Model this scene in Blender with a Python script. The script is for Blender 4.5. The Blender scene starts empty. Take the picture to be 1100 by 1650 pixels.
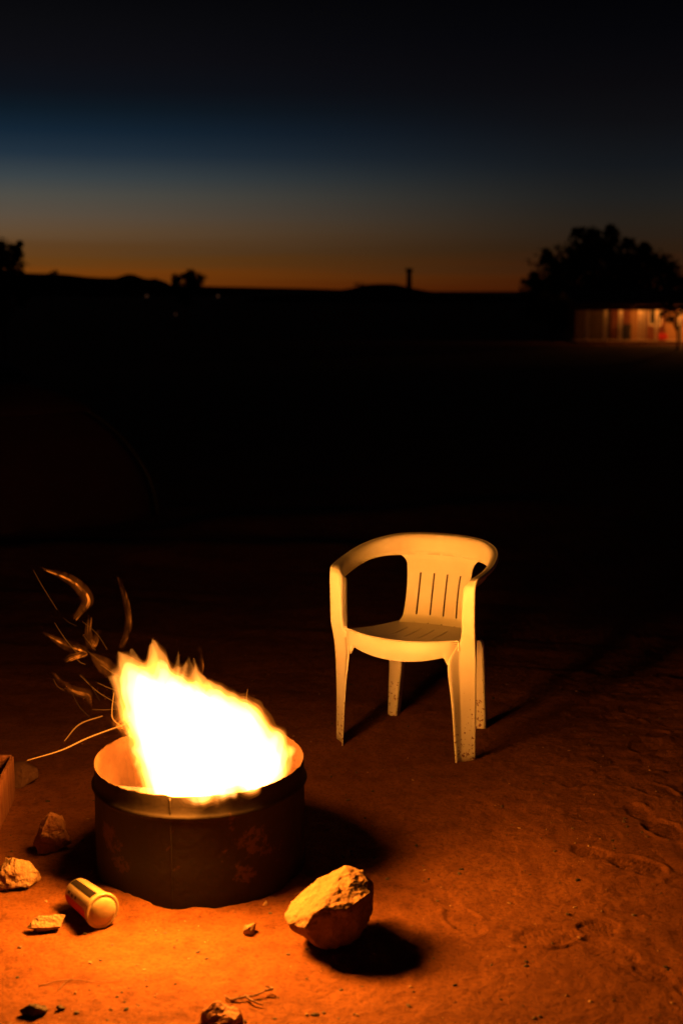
import bpy, bmesh, math, random
import numpy as np
from mathutils import Vector, Matrix, noise as mnoise

random.seed(7)
rng = np.random.default_rng(11)
C = bpy.context.scene.collection
scene = bpy.context.scene

# ------------------------------------------------------------------ camera
cam = bpy.data.cameras.new("camera")
camo = bpy.data.objects.new("camera", cam)
C.objects.link(camo)
cam.sensor_fit = 'VERTICAL'
cam.sensor_height = 36.0
cam.sensor_width = 24.0
cam.lens = 45.82
cam.clip_start = 0.05
cam.clip_end = 9000
camo.location = (0, 0, 1.59)
camo.rotation_euler = (math.radians(90 - 9.648), 0, 0)
cam.dof.use_dof = True
cam.dof.focus_distance = 4.15
cam.dof.aperture_fstop = 2.6
scene.camera = camo

# ------------------------------------------------------------------ sky (late dusk, afterglow low on the left)
world = bpy.data.worlds.new("World")
scene.world = world
world.use_nodes = True
wn, wl = world.node_tree.nodes, world.node_tree.links
wn.clear()


def s2l(v):
    v = v / 255.0
    return v / 12.92 if v <= 0.04045 else ((v + 0.055) / 1.055) ** 2.4


def lin(c):
    return (s2l(c[0]), s2l(c[1]), s2l(c[2]), 1.0)


def build_world():
    out = wn.new('ShaderNodeOutputWorld')
    bg = wn.new('ShaderNodeBackground')
    tc = wn.new('ShaderNodeTexCoord')
    sep = wn.new('ShaderNodeSeparateXYZ')
    wl.new(tc.outputs['Generated'], sep.inputs[0])
    # thin streaks of high cloud near the horizon
    mp = wn.new('ShaderNodeMapping')
    mp.inputs['Scale'].default_value = (2.0, 2.0, 70.0)
    wl.new(tc.outputs['Generated'], mp.inputs['Vector'])
    nz = wn.new('ShaderNodeTexNoise')
    nz.inputs['Scale'].default_value = 2.2
    nz.inputs['Detail'].default_value = 3
    wl.new(mp.outputs[0], nz.inputs['Vector'])
    m1 = wn.new('ShaderNodeMath'); m1.operation = 'MULTIPLY_ADD'
    wl.new(nz.outputs['Fac'], m1.inputs[0]); m1.inputs[1].default_value = 0.022; m1.inputs[2].default_value = -0.011
    low = wn.new('ShaderNodeMapRange')
    low.inputs['From Min'].default_value = 0.015; low.inputs['From Max'].default_value = 0.06
    low.inputs['To Min'].default_value = 1.0; low.inputs['To Max'].default_value = 0.06
    wl.new(sep.outputs['Z'], low.inputs['Value'])
    mm_ = wn.new('ShaderNodeMath'); mm_.operation = 'MULTIPLY'
    wl.new(m1.outputs[0], mm_.inputs[0]); wl.new(low.outputs[0], mm_.inputs[1])
    m1 = mm_
    el = wn.new('ShaderNodeMath'); el.operation = 'ADD'
    wl.new(sep.outputs['Z'], el.inputs[0]); wl.new(m1.outputs[0], el.inputs[1])
    mr = wn.new('ShaderNodeMapRange')
    mr.inputs['From Min'].default_value = 0.0
    mr.inputs['From Max'].default_value = 0.25
    wl.new(el.outputs[0], mr.inputs['Value'])

    def ramp(stops):
        r = wn.new('ShaderNodeValToRGB')
        r.color_ramp.interpolation = 'EASE' if False else 'LINEAR'
        e = r.color_ramp.elements
        while len(e) > 1:
            e.remove(e[-1])
        first = True
        for y, c in stops:
            p = math.sin(math.atan((825 - y) / 2100.0) - math.radians(9.648)) / 0.25
            p = min(max(p, 0), 1)
            if first:
                e[0].position = p; e[0].color = lin(c); first = False
            else:
                k = e.new(p); k.color = lin(c)
        wl.new(mr.outputs[0], r.inputs[0])
        return r
    ra = ramp([(469, (112, 50, 6)), (444, (120, 62, 12)), (418, (104, 63, 22)), (398, (97, 65, 34)), (378, (100, 75, 50)),
               (352, (93, 79, 64)), (318, (80, 78, 71)), (288, (60, 69, 73)), (252, (34, 50, 64)), (215, (19, 37, 53)),
               (180, (13, 26, 37)), (150, (13, 18, 26)), (100, (14, 14, 19)), (40, (11, 11, 14)), (0, (8, 8, 11))])
    rb = ramp([(469, (60, 22, 4)), (440, (60, 27, 8)), (405, (44, 28, 15)), (360, (38, 31, 24)), (320, (30, 30, 29)),
               (270, (20, 23, 27)), (200, (14, 14, 17)), (140, (10, 9, 12)), (60, (5, 5, 8)), (0, (3, 3, 5))])
    # azimuth: afterglow centred a little left of the view
    at = wn.new('ShaderNodeMath'); at.operation = 'ARCTAN2'
    wl.new(sep.outputs['X'], at.inputs[0]); wl.new(sep.outputs['Y'], at.inputs[1])
    d = wn.new('ShaderNodeMath'); d.operation = 'ADD'; d.inputs[1].default_value = math.radians(14)
    wl.new(at.outputs[0], d.inputs[0])
    ab = wn.new('ShaderNodeMath'); ab.operation = 'ABSOLUTE'
    wl.new(d.outputs[0], ab.inputs[0])
    mz = wn.new('ShaderNodeMapRange'); mz.interpolation_type = 'SMOOTHSTEP'
    mz.inputs['From Min'].default_value = math.radians(-4)
    mz.inputs['From Max'].default_value = math.radians(27)
    wl.new(ab.outputs[0], mz.inputs['Value'])
    mix = wn.new('ShaderNodeMix'); mix.data_type = 'RGBA'
    wl.new(mz.outputs[0], mix.inputs['Factor'])
    wl.new(ra.outputs[0], mix.inputs['A']); wl.new(rb.outputs[0], mix.inputs['B'])
    wl.new(mix.outputs['Result'], bg.inputs['Color'])
    bg.inputs['Strength'].default_value = 1.0
    wl.new(bg.outputs[0], out.inputs['Surface'])


build_world()

# ------------------------------------------------------------------ exposure / render
scene.view_settings.view_transform = 'Standard'
scene.view_settings.look = 'None'
scene.view_settings.exposure = 0.0
scene.view_settings.gamma = 1.0
scene.view_settings.use_curve_mapping = False
scene.render.engine = 'CYCLES'
scene.cycles.use_denoising = True
scene.cycles.sample_clamp_indirect = 2.0
scene.cycles.volume_step_rate = 0.5
scene.cycles.volume_bounces = 0

# the fire's light (read by the fire builder further down)
FIRE_POWER = 225.0
FIRE_COLOR = (1.0, 0.322, 0.028)


# ------------------------------------------------------------------ materials
def mat(name, base=(0.5, 0.5, 0.5), rough=0.7, var=None, scale=8.0, detail=6, bump=0.0, bump_scale=60.0,
        metallic=0.0, spec=0.4, stretch=None, lo=0.35, hi=0.65):
    m = bpy.data.materials.new(name)
    m.use_nodes = True
    n, l = m.node_tree.nodes, m.node_tree.links
    b = n['Principled BSDF']
    b.inputs['Base Color'].default_value = (*base, 1)
    b.inputs['Roughness'].default_value = rough
    b.inputs['Metallic'].default_value = metallic
    b.inputs['Specular IOR Level'].default_value = spec
    tc = n.new('ShaderNodeTexCoord')
    src = tc.outputs['Object']
    if stretch:
        mp = n.new('ShaderNodeMapping'); mp.inputs['Scale'].default_value = stretch
        l.new(src, mp.inputs['Vector']); src = mp.outputs[0]
    if var is not None:
        nz = n.new('ShaderNodeTexNoise'); nz.inputs['Scale'].default_value = scale; nz.inputs['Detail'].default_value = detail
        l.new(src, nz.inputs['Vector'])
        r = n.new('ShaderNodeValToRGB')
        r.color_ramp.elements[0].position = lo; r.color_ramp.elements[0].color = (*base, 1)
        r.color_ramp.elements[1].position = hi; r.color_ramp.elements[1].color = (*var, 1)
        l.new(nz.outputs['Fac'], r.inputs[0]); l.new(r.outputs[0], b.inputs['Base Color'])
    if bump > 0:
        nb = n.new('ShaderNodeTexNoise'); nb.inputs['Scale'].default_value = bump_scale; nb.inputs['Detail'].default_value = 8
        l.new(src, nb.inputs['Vector'])
        bp = n.new('ShaderNodeBump'); bp.inputs['Strength'].default_value = bump; bp.inputs['Distance'].default_value = 0.01
        l.new(nb.outputs['Fac'], bp.inputs['Height']); l.new(bp.outputs[0], b.inputs['Normal'])
    return m


def emit(name, col, s):
    m = bpy.data.materials.new(name); m.use_nodes = True
    n, l = m.node_tree.nodes, m.node_tree.links
    n.clear()
    o = n.new('ShaderNodeOutputMaterial'); e = n.new('ShaderNodeEmission')
    e.inputs['Color'].default_value = (*col, 1); e.inputs['Strength'].default_value = s
    l.new(e.outputs[0], o.inputs['Surface'])
    return m


def ground_mat():
    m = mat('red_sand', (0.40, 0.19, 0.085), 0.95, spec=0.15)
    n, l = m.node_tree.nodes, m.node_tree.links
    b = n['Principled BSDF']
    tc = n.new('ShaderNodeTexCoord')
    n1 = n.new('ShaderNodeTexNoise'); n1.inputs['Scale'].default_value = 1.7; n1.inputs['Detail'].default_value = 8
    n2 = n.new('ShaderNodeTexNoise'); n2.inputs['Scale'].default_value = 90; n2.inputs['Detail'].default_value = 6; n2.inputs['Roughness'].default_value = .7
    n3 = n.new('ShaderNodeTexNoise'); n3.inputs['Scale'].default_value = 14; n3.inputs['Detail'].default_value = 6
    for k in (n1, n2, n3):
        l.new(tc.outputs['Object'], k.inputs['Vector'])
    r1 = n.new('ShaderNodeValToRGB')
    r1.color_ramp.elements[0].position = .3; r1.color_ramp.elements[0].color = (.124, .0405, .0092, 1)
    r1.color_ramp.elements[1].position = .7; r1.color_ramp.elements[1].color = (.192, .067, .0165, 1)
    l.new(n1.outputs['Fac'], r1.inputs[0])
    r2 = n.new('ShaderNodeValToRGB')
    r2.color_ramp.elements[0].position = .30; r2.color_ramp.elements[0].color = (.48, .45, .42, 1)
    r2.color_ramp.elements[1].position = .52; r2.color_ramp.elements[1].color = (1, 1, 1, 1)
    l.new(n2.outputs['Fac'], r2.inputs[0])
    r3 = n.new('ShaderNodeValToRGB')
    r3.color_ramp.elements[0].position = .32; r3.color_ramp.elements[0].color = (.72, .68, .66, 1)
    r3.color_ramp.elements[1].position = .55; r3.color_ramp.elements[1].color = (1, 1, 1, 1)
    l.new(n3.outputs['Fac'], r3.inputs[0])
    mx = n.new('ShaderNodeMix'); mx.data_type = 'RGBA'; mx.blend_type = 'MULTIPLY'; mx.inputs['Factor'].default_value = 1
    my = n.new('ShaderNodeMix'); my.data_type = 'RGBA'; my.blend_type = 'MULTIPLY'; my.inputs['Factor'].default_value = 1
    l.new(r1.outputs[0], mx.inputs['A']); l.new(r2.outputs[0], mx.inputs['B'])
    l.new(mx.outputs['Result'], my.inputs['A']); l.new(r3.outputs[0], my.inputs['B'])
    l.new(my.outputs['Result'], b.inputs['Base Color'])
    bp = n.new('ShaderNodeBump'); bp.inputs['Strength'].default_value = .8; bp.inputs['Distance'].default_value = .006
    l.new(n2.outputs['Fac'], bp.inputs['Height']); l.new(bp.outputs[0], b.inputs['Normal'])
    return m


def chair_mat():
    m = mat('white_plastic', (.80, .76, .66), .42, bump=.05, bump_scale=300, spec=.45)
    n, l = m.node_tree.nodes, m.node_tree.links
    b = n['Principled BSDF']
    tc = n.new('ShaderNodeTexCoord'); sp = n.new('ShaderNodeSeparateXYZ')
    l.new(tc.outputs['Object'], sp.inputs[0])
    nz = n.new('ShaderNodeTexNoise'); nz.inputs['Scale'].default_value = 85; nz.inputs['Detail'].default_value = 3
    l.new(tc.outputs['Object'], nz.inputs['Vector'])
    # splashes of soil, thicker towards the feet
    h = n.new('ShaderNodeMapRange'); h.inputs['From Min'].default_value = 0; h.inputs['From Max'].default_value = .36
    h.inputs['To Min'].default_value = .13; h.inputs['To Max'].default_value = -.10
    l.new(sp.outputs['Z'], h.inputs['Value'])
    ad = n.new('ShaderNodeMath'); l.new(nz.outputs['Fac'], ad.inputs[0]); l.new(h.outputs[0], ad.inputs[1])
    r = n.new('ShaderNodeValToRGB')
    r.color_ramp.elements[0].position = .66; r.color_ramp.elements[0].color = (0, 0, 0, 1)
    r.color_ramp.elements[1].position = .73; r.color_ramp.elements[1].color = (1, 1, 1, 1)
    l.new(ad.outputs[0], r.inputs[0])
    nl = n.new('ShaderNodeTexNoise'); nl.inputs['Scale'].default_value = 7; nl.inputs['Detail'].default_value = 5
    l.new(tc.outputs['Object'], nl.inputs['Vector'])
    rl = n.new('ShaderNodeValToRGB')
    rl.color_ramp.elements[0].position = .3; rl.color_ramp.elements[0].color = (.72, .66, .54, 1)
    rl.color_ramp.elements[1].position = .6; rl.color_ramp.elements[1].color = (.80, .76, .66, 1)
    l.new(nl.outputs['Fac'], rl.inputs[0])
    mx = n.new('ShaderNodeMix'); mx.data_type = 'RGBA'
    l.new(r.outputs[0], mx.inputs['Factor']); l.new(rl.outputs[0], mx.inputs['A'])
    mx.inputs['B'].default_value = (.25, .11, .05, 1)
    l.new(mx.outputs['Result'], b.inputs['Base Color'])
    return m


def drum_mat():
    m = mat('sooty_steel', (.05, .034, .024), .72, spec=.25, bump=.15, bump_scale=45)
    n, l = m.node_tree.nodes, m.node_tree.links
    b = n['Principled BSDF']
    tc = n.new('ShaderNodeTexCoord')
    nz = n.new('ShaderNodeTexNoise'); nz.inputs['Scale'].default_value = 22; nz.inputs['Detail'].default_value = 9; nz.inputs['Roughness'].default_value = .66
    mp = n.new('ShaderNodeMapping'); mp.inputs['Location'].default_value = (1.7, 3.2, .4)
    l.new(tc.outputs['Object'], mp.inputs['Vector']); l.new(mp.outputs[0], nz.inputs['Vector'])
    # flakes of bare rusty metal at two places
    tot = None
    for (px, py, pz, rr) in ((.155, -.245, .15, .115), (-.215, -.195, .16, .075), (-.18, -.225, .10, .05)):
        vm = n.new('ShaderNodeVectorMath'); vm.operation = 'DISTANCE'
        l.new(tc.outputs['Object'], vm.inputs[0]); vm.inputs[1].default_value = (px, py, pz)
        mr = n.new('ShaderNodeMapRange'); mr.inputs['From Min'].default_value = rr * .3; mr.inputs['From Max'].default_value = rr
        mr.inputs['To Min'].default_value = .165; mr.inputs['To Max'].default_value = -.02
        l.new(vm.outputs['Value'], mr.inputs['Value'])
        if tot is None:
            tot = mr.outputs[0]
        else:
            a = n.new('ShaderNodeMath'); a.operation = 'MAXIMUM'
            l.new(tot, a.inputs[0]); l.new(mr.outputs[0], a.inputs[1]); tot = a.outputs[0]
    a = n.new('ShaderNodeMath'); l.new(nz.outputs['Fac'], a.inputs[0]); l.new(tot, a.inputs[1])
    r = n.new('ShaderNodeValToRGB')
    r.color_ramp.elements[0].position = .62; r.color_ramp.elements[0].color = (0, 0, 0, 1)
    r.color_ramp.elements[1].position = .70; r.color_ramp.elements[1].color = (1, 1, 1, 1)
    l.new(a.outputs[0], r.inputs[0])
    mx = n.new('ShaderNodeMix'); mx.data_type = 'RGBA'
    l.new(r.outputs[0], mx.inputs['Factor'])
    mx.inputs['A'].default_value = (.0125, .0068, .0038, 1); mx.inputs['B'].default_value = (.062, .027, .012, 1)
    l.new(mx.outputs['Result'], b.inputs['Base Color'])
    return m


def tinted_rock(name, a, bcol, lo=.4, hi=.6, scale=14):
    return mat(name, a, .9, var=bcol, scale=scale, bump=.5, bump_scale=55, spec=.15, lo=lo, hi=hi)


def flame_mat(name, strength, nscale=(9, 9, 3.0), lo=.36, hi=.62, floor=.0, col=(1.0, .185, .010)):
    m = bpy.data.materials.new(name); m.use_nodes = True
    n, l = m.node_tree.nodes, m.node_tree.links
    n.clear()
    o = n.new('ShaderNodeOutputMaterial'); e = n.new('ShaderNodeEmission')
    e.inputs['Color'].default_value = (*col, 1)
    tc = n.new('ShaderNodeTexCoord'); mp = n.new('ShaderNodeMapping')
    mp.inputs['Scale'].default_value = nscale
    l.new(tc.outputs['Object'], mp.inputs['Vector'])
    nz = n.new('ShaderNodeTexNoise'); nz.inputs['Scale'].default_value = 1.0; nz.inputs['Detail'].default_value = 3
    nz.inputs['Distortion'].default_value = .8
    l.new(mp.outputs[0], nz.inputs['Vector'])
    mr = n.new('ShaderNodeMapRange'); mr.interpolation_type = 'SMOOTHSTEP'
    mr.inputs['From Min'].default_value = lo; mr.inputs['From Max'].default_value = hi
    mr.inputs['To Min'].default_value = floor * strength; mr.inputs['To Max'].default_value = strength
    l.new(nz.outputs['Fac'], mr.inputs['Value'])
    l.new(mr.outputs[0], e.inputs['Strength'])
    l.new(e.outputs[0], o.inputs['Volume'])
    return m


M = {
    'ground': ground_mat(), 'chair': chair_mat(), 'drum': drum_mat(),
    'steel_in': mat('heat_bleached_steel', (.048, .023, .008), .9, var=(.075, .038, .014), scale=9, bump=.3, bump_scale=60, spec=.06),
    'boulder': tinted_rock('sandstone', (.60, .42, .26), (.70, .52, .34)),
    'rock': tinted_rock('pale_rock', (.20, .11, .058), (.30, .19, .11)),
    'rockred': tinted_rock('red_rock', (.28, .12, .06), (.40, .20, .11)),
    'rockdark': tinted_rock('dark_rock', (.075, .035, .02), (.11, .055, .032)),
    'char': mat('charcoal', (.02, .015, .012), .9, var=(.10, .06, .04), scale=20, bump=.5),
    'wood': mat('weathered_wood', (.15, .05, .02), .85, var=(.23, .09, .04), scale=5, stretch=(14, 14, 1.0), bump=.4, bump_scale=20),
    'bark': mat('bark', (.05, .035, .025), .95, var=(.09, .06, .04), scale=12, bump=.6),
    'leaf': mat('leaf', (.035, .05, .02), .8, var=(.07, .08, .035), scale=.8),
    'twig': mat('dry_twig', (.10, .05, .03), .9, var=(.2, .1, .06), scale=40),
    'tub': mat('tub_plastic', (.33, .24, .14), .3, var=(.25, .18, .095), scale=30, spec=.5),
    'red': mat('red_print', (.40, .03, .012), .7, spec=.15),
    'ink': mat('dark_print', (.008, .005, .004), .85, spec=.1),
    'hill': mat('far_hill', (.06, .045, .035), 1.0, var=(.09, .06, .045), scale=.02, spec=0),
    'stone_tower': mat('tower_stone', (.10, .08, .06), .9, var=(.14, .11, .08), scale=1),
    'tent_red': mat('maroon_tent_cloth', (.028, .0055, .004), .85, var=(.036, .007, .005), scale=6, bump=.15, bump_scale=14),
    'tent_grey': mat('grey_tent_cloth', (.03, .03, .027), .8, var=(.04, .04, .036), scale=6, bump=.15, bump_scale=14),
    'tent_pale': mat('pale_tent_cloth', (.12, .115, .085), .8, var=(.14, .135, .10), scale=6, bump=.15, bump_scale=14),
    'pole': mat('tent_pole', (.025, .022, .018), .8),
    'roof': mat('roof_sheet', (.06, .05, .045), .7, var=(.09, .075, .06), scale=2),
    'housewall': mat('timber_wall', (.22, .115, .045), .8, var=(.27, .15, .065), scale=2, stretch=(1, 1, 8)),
    'housewall_red': mat('red_timber_wall', (.11, .03, .012), .8, var=(.14, .042, .017), scale=2),
    'post': mat('porch_post', (.78, .66, .46), .7, var=(.8, .7, .52), scale=3),
    'pane': mat('dark_pane', (.02, .02, .025), .1, spec=.6),
    'deck': mat('deck_board', (.25, .16, .10), .85, var=(.3, .2, .12), scale=4),
}
M['ember'] = emit('ember_glow', (1, .25, .02), 9)
M['lamp_glow'] = emit('porch_lamp_glow', (1, .45, .12), 14)
M['far_glow'] = emit('far_lamp_glow', (1, .40, .2), .045)


# ------------------------------------------------------------------ object helpers
def link_mesh(name, me, m=None, parent=None, smooth=False):
    o = bpy.data.objects.new(name, me)
    C.objects.link(o)
    if m is not None:
        for k in (m if isinstance(m, (list, tuple)) else [m]):
            me.materials.append(k)
    if parent is not None:
        o.parent = parent
    if smooth:
        me.polygons.foreach_set('use_smooth', [True] * len(me.polygons))
    return o


def obj(name, bm, m=None, parent=None, smooth=False):
    me = bpy.data.meshes.new(name)
    bm.normal_update()
    bm.to_mesh(me)
    bm.free()
    return link_mesh(name, me, m, parent, smooth)


def tag(o, label, cat, group=None):
    o['label'] = label; o['category'] = cat
    if group:
        o['group'] = group
    return o


def thing(name, label, cat, loc=(0, 0, 0), rz=0.0, group=None):
    o = bpy.data.objects.new(name, None)
    C.objects.link(o)
    o.location = loc; o.rotation_euler = (0, 0, rz)
    o.empty_display_size = .1
    return tag(o, label, cat, group)


def structure(o):
    o['kind'] = 'structure'
    return o


def box(bm, x0, x1, y0, y1, z0, z1):
    r = bmesh.ops.create_cube(bm, size=1)
    bmesh.ops.scale(bm, verts=r['verts'], vec=(x1 - x0, y1 - y0, z1 - z0))
    bmesh.ops.translate(bm, verts=r['verts'], vec=((x0 + x1) / 2, (y0 + y1) / 2, (z0 + z1) / 2))
    return r['verts']


def catmull(pts, n=6):
    P = [Vector(p) for p in pts]
    P = [P[0] * 2 - P[1]] + P + [P[-1] * 2 - P[-2]]
    out = []
    for i in range(1, len(P) - 2):
        for k in range(n):
            t = k / n
            a, b, c, d = P[i - 1], P[i], P[i + 1], P[i + 2]
            out.append(.5 * ((2 * b) + (c - a) * t + (2 * a - 5 * b + 4 * c - d) * t * t + (3 * b - a - 3 * c + d) * t ** 3))
    out.append(P[-2].copy())
    return out


def lerp_list(v, n):
    out = []
    for i in range(n):
        t = i / (n - 1) * (len(v) - 1)
        k = min(int(t), len(v) - 2)
        out.append(v[k] * (1 - (t - k)) + v[k + 1] * (t - k))
    return out


def tube(bm, pts, radii, seg=8, sub=5, caps=True, flat=1.0):
    path = catmull(pts, sub) if sub > 1 else [Vector(p) for p in pts]
    rr = lerp_list(list(radii), len(path))
    rings = []
    up = Vector((.13, .27, .95)).normalized()
    for i, p in enumerate(path):
        t = (path[min(i + 1, len(path) - 1)] - path[max(i - 1, 0)]).normalized()
        a = t.cross(up)
        if a.length < 1e-3:
            a = t.cross(Vector((1, 0, 0)))
        a.normalize(); b = t.cross(a).normalized()
        rings.append([bm.verts.new(p + (a * math.cos(q) + b * math.sin(q) * flat) * rr[i])
                      for q in [2 * math.pi * k / seg for k in range(seg)]])
    for A, B in zip(rings, rings[1:]):
        for k in range(seg):
            bm.faces.new((A[k], A[(k + 1) % seg], B[(k + 1) % seg], B[k]))
    if caps:
        bm.faces.new(rings[0][::-1]); bm.faces.new(rings[-1])
    return rings


def lathe(bm, prof, seg=96, closed=False):
    rings = [[bm.verts.new((r * math.cos(2 * math.pi * k / seg), r * math.sin(2 * math.pi * k / seg), z)) for k in range(seg)] for r, z in prof]
    pairs = list(zip(rings, rings[1:]))
    if closed:
        pairs.append((rings[-1], rings[0]))
    for A, B in pairs:
        for k in range(seg):
            bm.faces.new((A[k], A[(k + 1) % seg], B[(k + 1) % seg], B[k]))
    return rings


def remesh(bm, voxel):
    me = bpy.data.meshes.new('tmp'); bm.to_mesh(me); bm.free()
    o = bpy.data.objects.new('tmp', me); C.objects.link(o)
    r = o.modifiers.new('r', 'REMESH'); r.mode = 'VOXEL'; r.voxel_size = voxel
    s = o.modifiers.new('s', 'SMOOTH'); s.factor = .5; s.iterations = 2
    dg = bpy.context.evaluated_depsgraph_get()
    out = bpy.data.meshes.new_from_object(o.evaluated_get(dg))
    bpy.data.objects.remove(o); bpy.data.meshes.remove(me)
    return out


# ------------------------------------------------------------------ ground
_tabs = [rng.random((256, 256)) for _ in range(3)]


def vnoise(x, y, k=0):
    T = _tabs[k]
    xi = np.floor(x).astype(int); yi = np.floor(y).astype(int)
    fx = x - xi; fy = y - yi
    fx = fx * fx * fx * (fx * (fx * 6 - 15) + 10); fy = fy * fy * fy * (fy * (fy * 6 - 15) + 10)
    a = T[xi & 255, yi & 255]; b = T[(xi + 1) & 255, yi & 255]
    c = T[xi & 255, (yi + 1) & 255]; d = T[(xi + 1) & 255, (yi + 1) & 255]
    return (a * (1 - fx) + b * fx) * (1 - fy) + (c * (1 - fx) + d * fx) * fy - .5


DRUM = (-.393, 3.45)
# shoe prints in the loose sand: x, y, heading, size
PRINTS = [(.57, 3.06, .35, 1.0), (.78, 3.46, 2.5, 1.0), (.80, 2.80, 2.5, .95), (.69, 2.93, -.9, .9), (.94, 3.72, 1.9, 1.0),
          (.83, 4.10, .7, .95), (.97, 4.02, 2.2, 1.0), (.30, 3.17, 1.9, .9), (.85, 3.30, .2, .9), (1.10, 4.45, 1.0, 1.0),
          (1.02, 4.75, 2.4, 1.0), (.70, 3.80, 2.9, .85), (1.15, 5.1, .3, 1.0), (.93, 3.05, 1.5, .95)]


def height(x, y):
    x = np.asarray(x, float); y = np.asarray(y, float)
    d = np.sqrt(x * x + (y - 3) ** 2)
    far = np.clip((d - 11) / 50, 0, 1); far = far * far * (3 - 2 * far)
    h = -1.6 * far
    near = 1 - np.clip((d - 5) / 8, 0, 1)
    flat = np.clip((np.sqrt((x - DRUM[0]) ** 2 + (y - DRUM[1]) ** 2) - .33) / .35, .12, 1)
    h = h + flat * (.020 * vnoise(x * 1.6 + 7, y * 1.6 + 3, 0) + .014 * vnoise(x * 4.3, y * 4.3, 1))
    h = h + near * (.0036 * vnoise(x * 13, y * 13, 2) + .0028 * vnoise(x * 31, y * 31, 0) + .0026 * vnoise(x * 70, y * 70, 1))
    # trampled patches and scuffs to the right of the chair
    tr = np.clip((x - .55) / .5, 0, 1) * near
    h = h + tr * (.014 * np.abs(vnoise(x * 6 + 3, y * 9, 1)) + .008 * np.abs(vnoise(x * 17, y * 21, 2)))
    # low raked ridges behind the chair
    rk = np.clip((y - 4.4) / .8, 0, 1) * np.clip(1 - (y - 9) / 4, 0, 1)
    h = h + rk * .018 * vnoise(x * 1.1 + 40, y * 9.0 + x * 2.4, 2)
    # broad wind-blown sand banks farther back
    bank = np.exp(-((y - 7.9 - .12 * x - .2 * vnoise(x * .6, y * 0 + 2, 1)) / .32) ** 2) * np.clip((1.2 - x) / 1.5, 0, 1)
    h = h + .07 * bank
    bank2 = np.exp(-((y - 8.9 - .35 * x) / .4) ** 2) * np.clip((x + 1.6) / .6, 0, 1) * np.clip((2.5 - x) / 1.5, 0, 1)
    h = h + .07 * bank2
    # sand drifted up against the drum
    a = np.arctan2(y - DRUM[1], x - DRUM[0]); rd = np.sqrt((x - DRUM[0]) ** 2 + (y - DRUM[1]) ** 2)
    h = h + np.exp(-((rd - .30) / .045) ** 2) * (.010 + .016 * np.exp(-((a + 2.25) / .3) ** 2) + .012 * vnoise(a * 6, a * 0 + 4, 1))
    for ip, (px, py, an, s) in enumerate(PRINTS):
        dk = {0: 1.45, 1: 1.25, 4: 1.2}.get(ip, .85)
        mask = (np.abs(x - px) < .3) & (np.abs(y - py) < .3)
        if not mask.any():
            continue
        xm, ym = x[mask] - px, y[mask] - py
        u = (xm * math.cos(an) + ym * math.sin(an)) / s; v = (-xm * math.sin(an) + ym * math.cos(an)) / s
        w = .047 - .016 * np.exp(-((u - .035) / .045) ** 2) - .006 * (u > .03)
        e1 = np.sqrt(((u + .055) / .085) ** 2 + (v / .050) ** 2) - 1
        e2 = np.sqrt(((u - .085) / .058) ** 2 + (v / .037) ** 2) - 1
        e = np.minimum(e1, e2) * .05
        n = vnoise(xm * 40 + px * 9, ym * 40, 1) * .006
        e = e + n
        ins = 1 / (1 + np.exp(e / .0022))
        rim = np.exp(-((e - .006) / .005) ** 2)
        tread = .0022 * np.sin(u * 420 + 1.5 * np.sin(v * 160))
        dh = ins * (-.0035 + tread * .7) + rim * .0052 * np.clip(.35 + 2.2 * vnoise(xm * 16 + 5, ym * 16 + px, 2), 0, 1.3)
        h[mask] = h[mask] + dh * dk
    return h


def hz(x, y):
    return float(height(np.array([x]), np.array([y]))[0])


def grow(a, step, f, end):
    out = [a]
    while abs(out[-1]) < end:
        step *= f
        out.append(out[-1] + step)
    return out[1:]


def build_ground():
    xf = np.arange(-1.05, 1.75, .0062); yf = np.arange(2.42, 5.3, .0062)
    xs = np.concatenate([-np.array(grow(1.05, .0062, 1.055, 4500))[::-1], xf, np.array(grow(xf[-1], .0062, 1.055, 4500))])
    yneg = 2.42 - np.array(grow(0, .0062, 1.12, 60))[::-1]
    ys = np.concatenate([yneg, yf, np.array(grow(yf[-1], .0062, 1.035, 4500))])
    X, Y = np.meshgrid(xs, ys)
    Z = height(X.ravel(), Y.ravel())
    co = np.stack([X.ravel(), Y.ravel(), Z], 1)
    nx, ny = len(xs), len(ys)
    i = np.arange(nx * ny).reshape(ny, nx)
    f = np.stack([i[:-1, :-1], i[:-1, 1:], i[1:, 1:], i[1:, :-1]], -1).reshape(-1, 4)
    me = bpy.data.meshes.new('ground')
    me.vertices.add(len(co)); me.vertices.foreach_set('co', co.ravel())
    me.loops.add(f.size); me.loops.foreach_set('vertex_index', f.ravel().astype(np.int32))
    me.polygons.add(len(f))
    me.polygons.foreach_set('loop_start', np.arange(0, f.size, 4, dtype=np.int32))
    me.polygons.foreach_set('loop_total', np.full(len(f), 4, dtype=np.int32))
    me.polygons.foreach_set('use_smooth', np.ones(len(f), dtype=bool))
    me.update(calc_edges=True)
    structure(link_mesh('ground', me, M['ground']))


build_ground()


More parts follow.
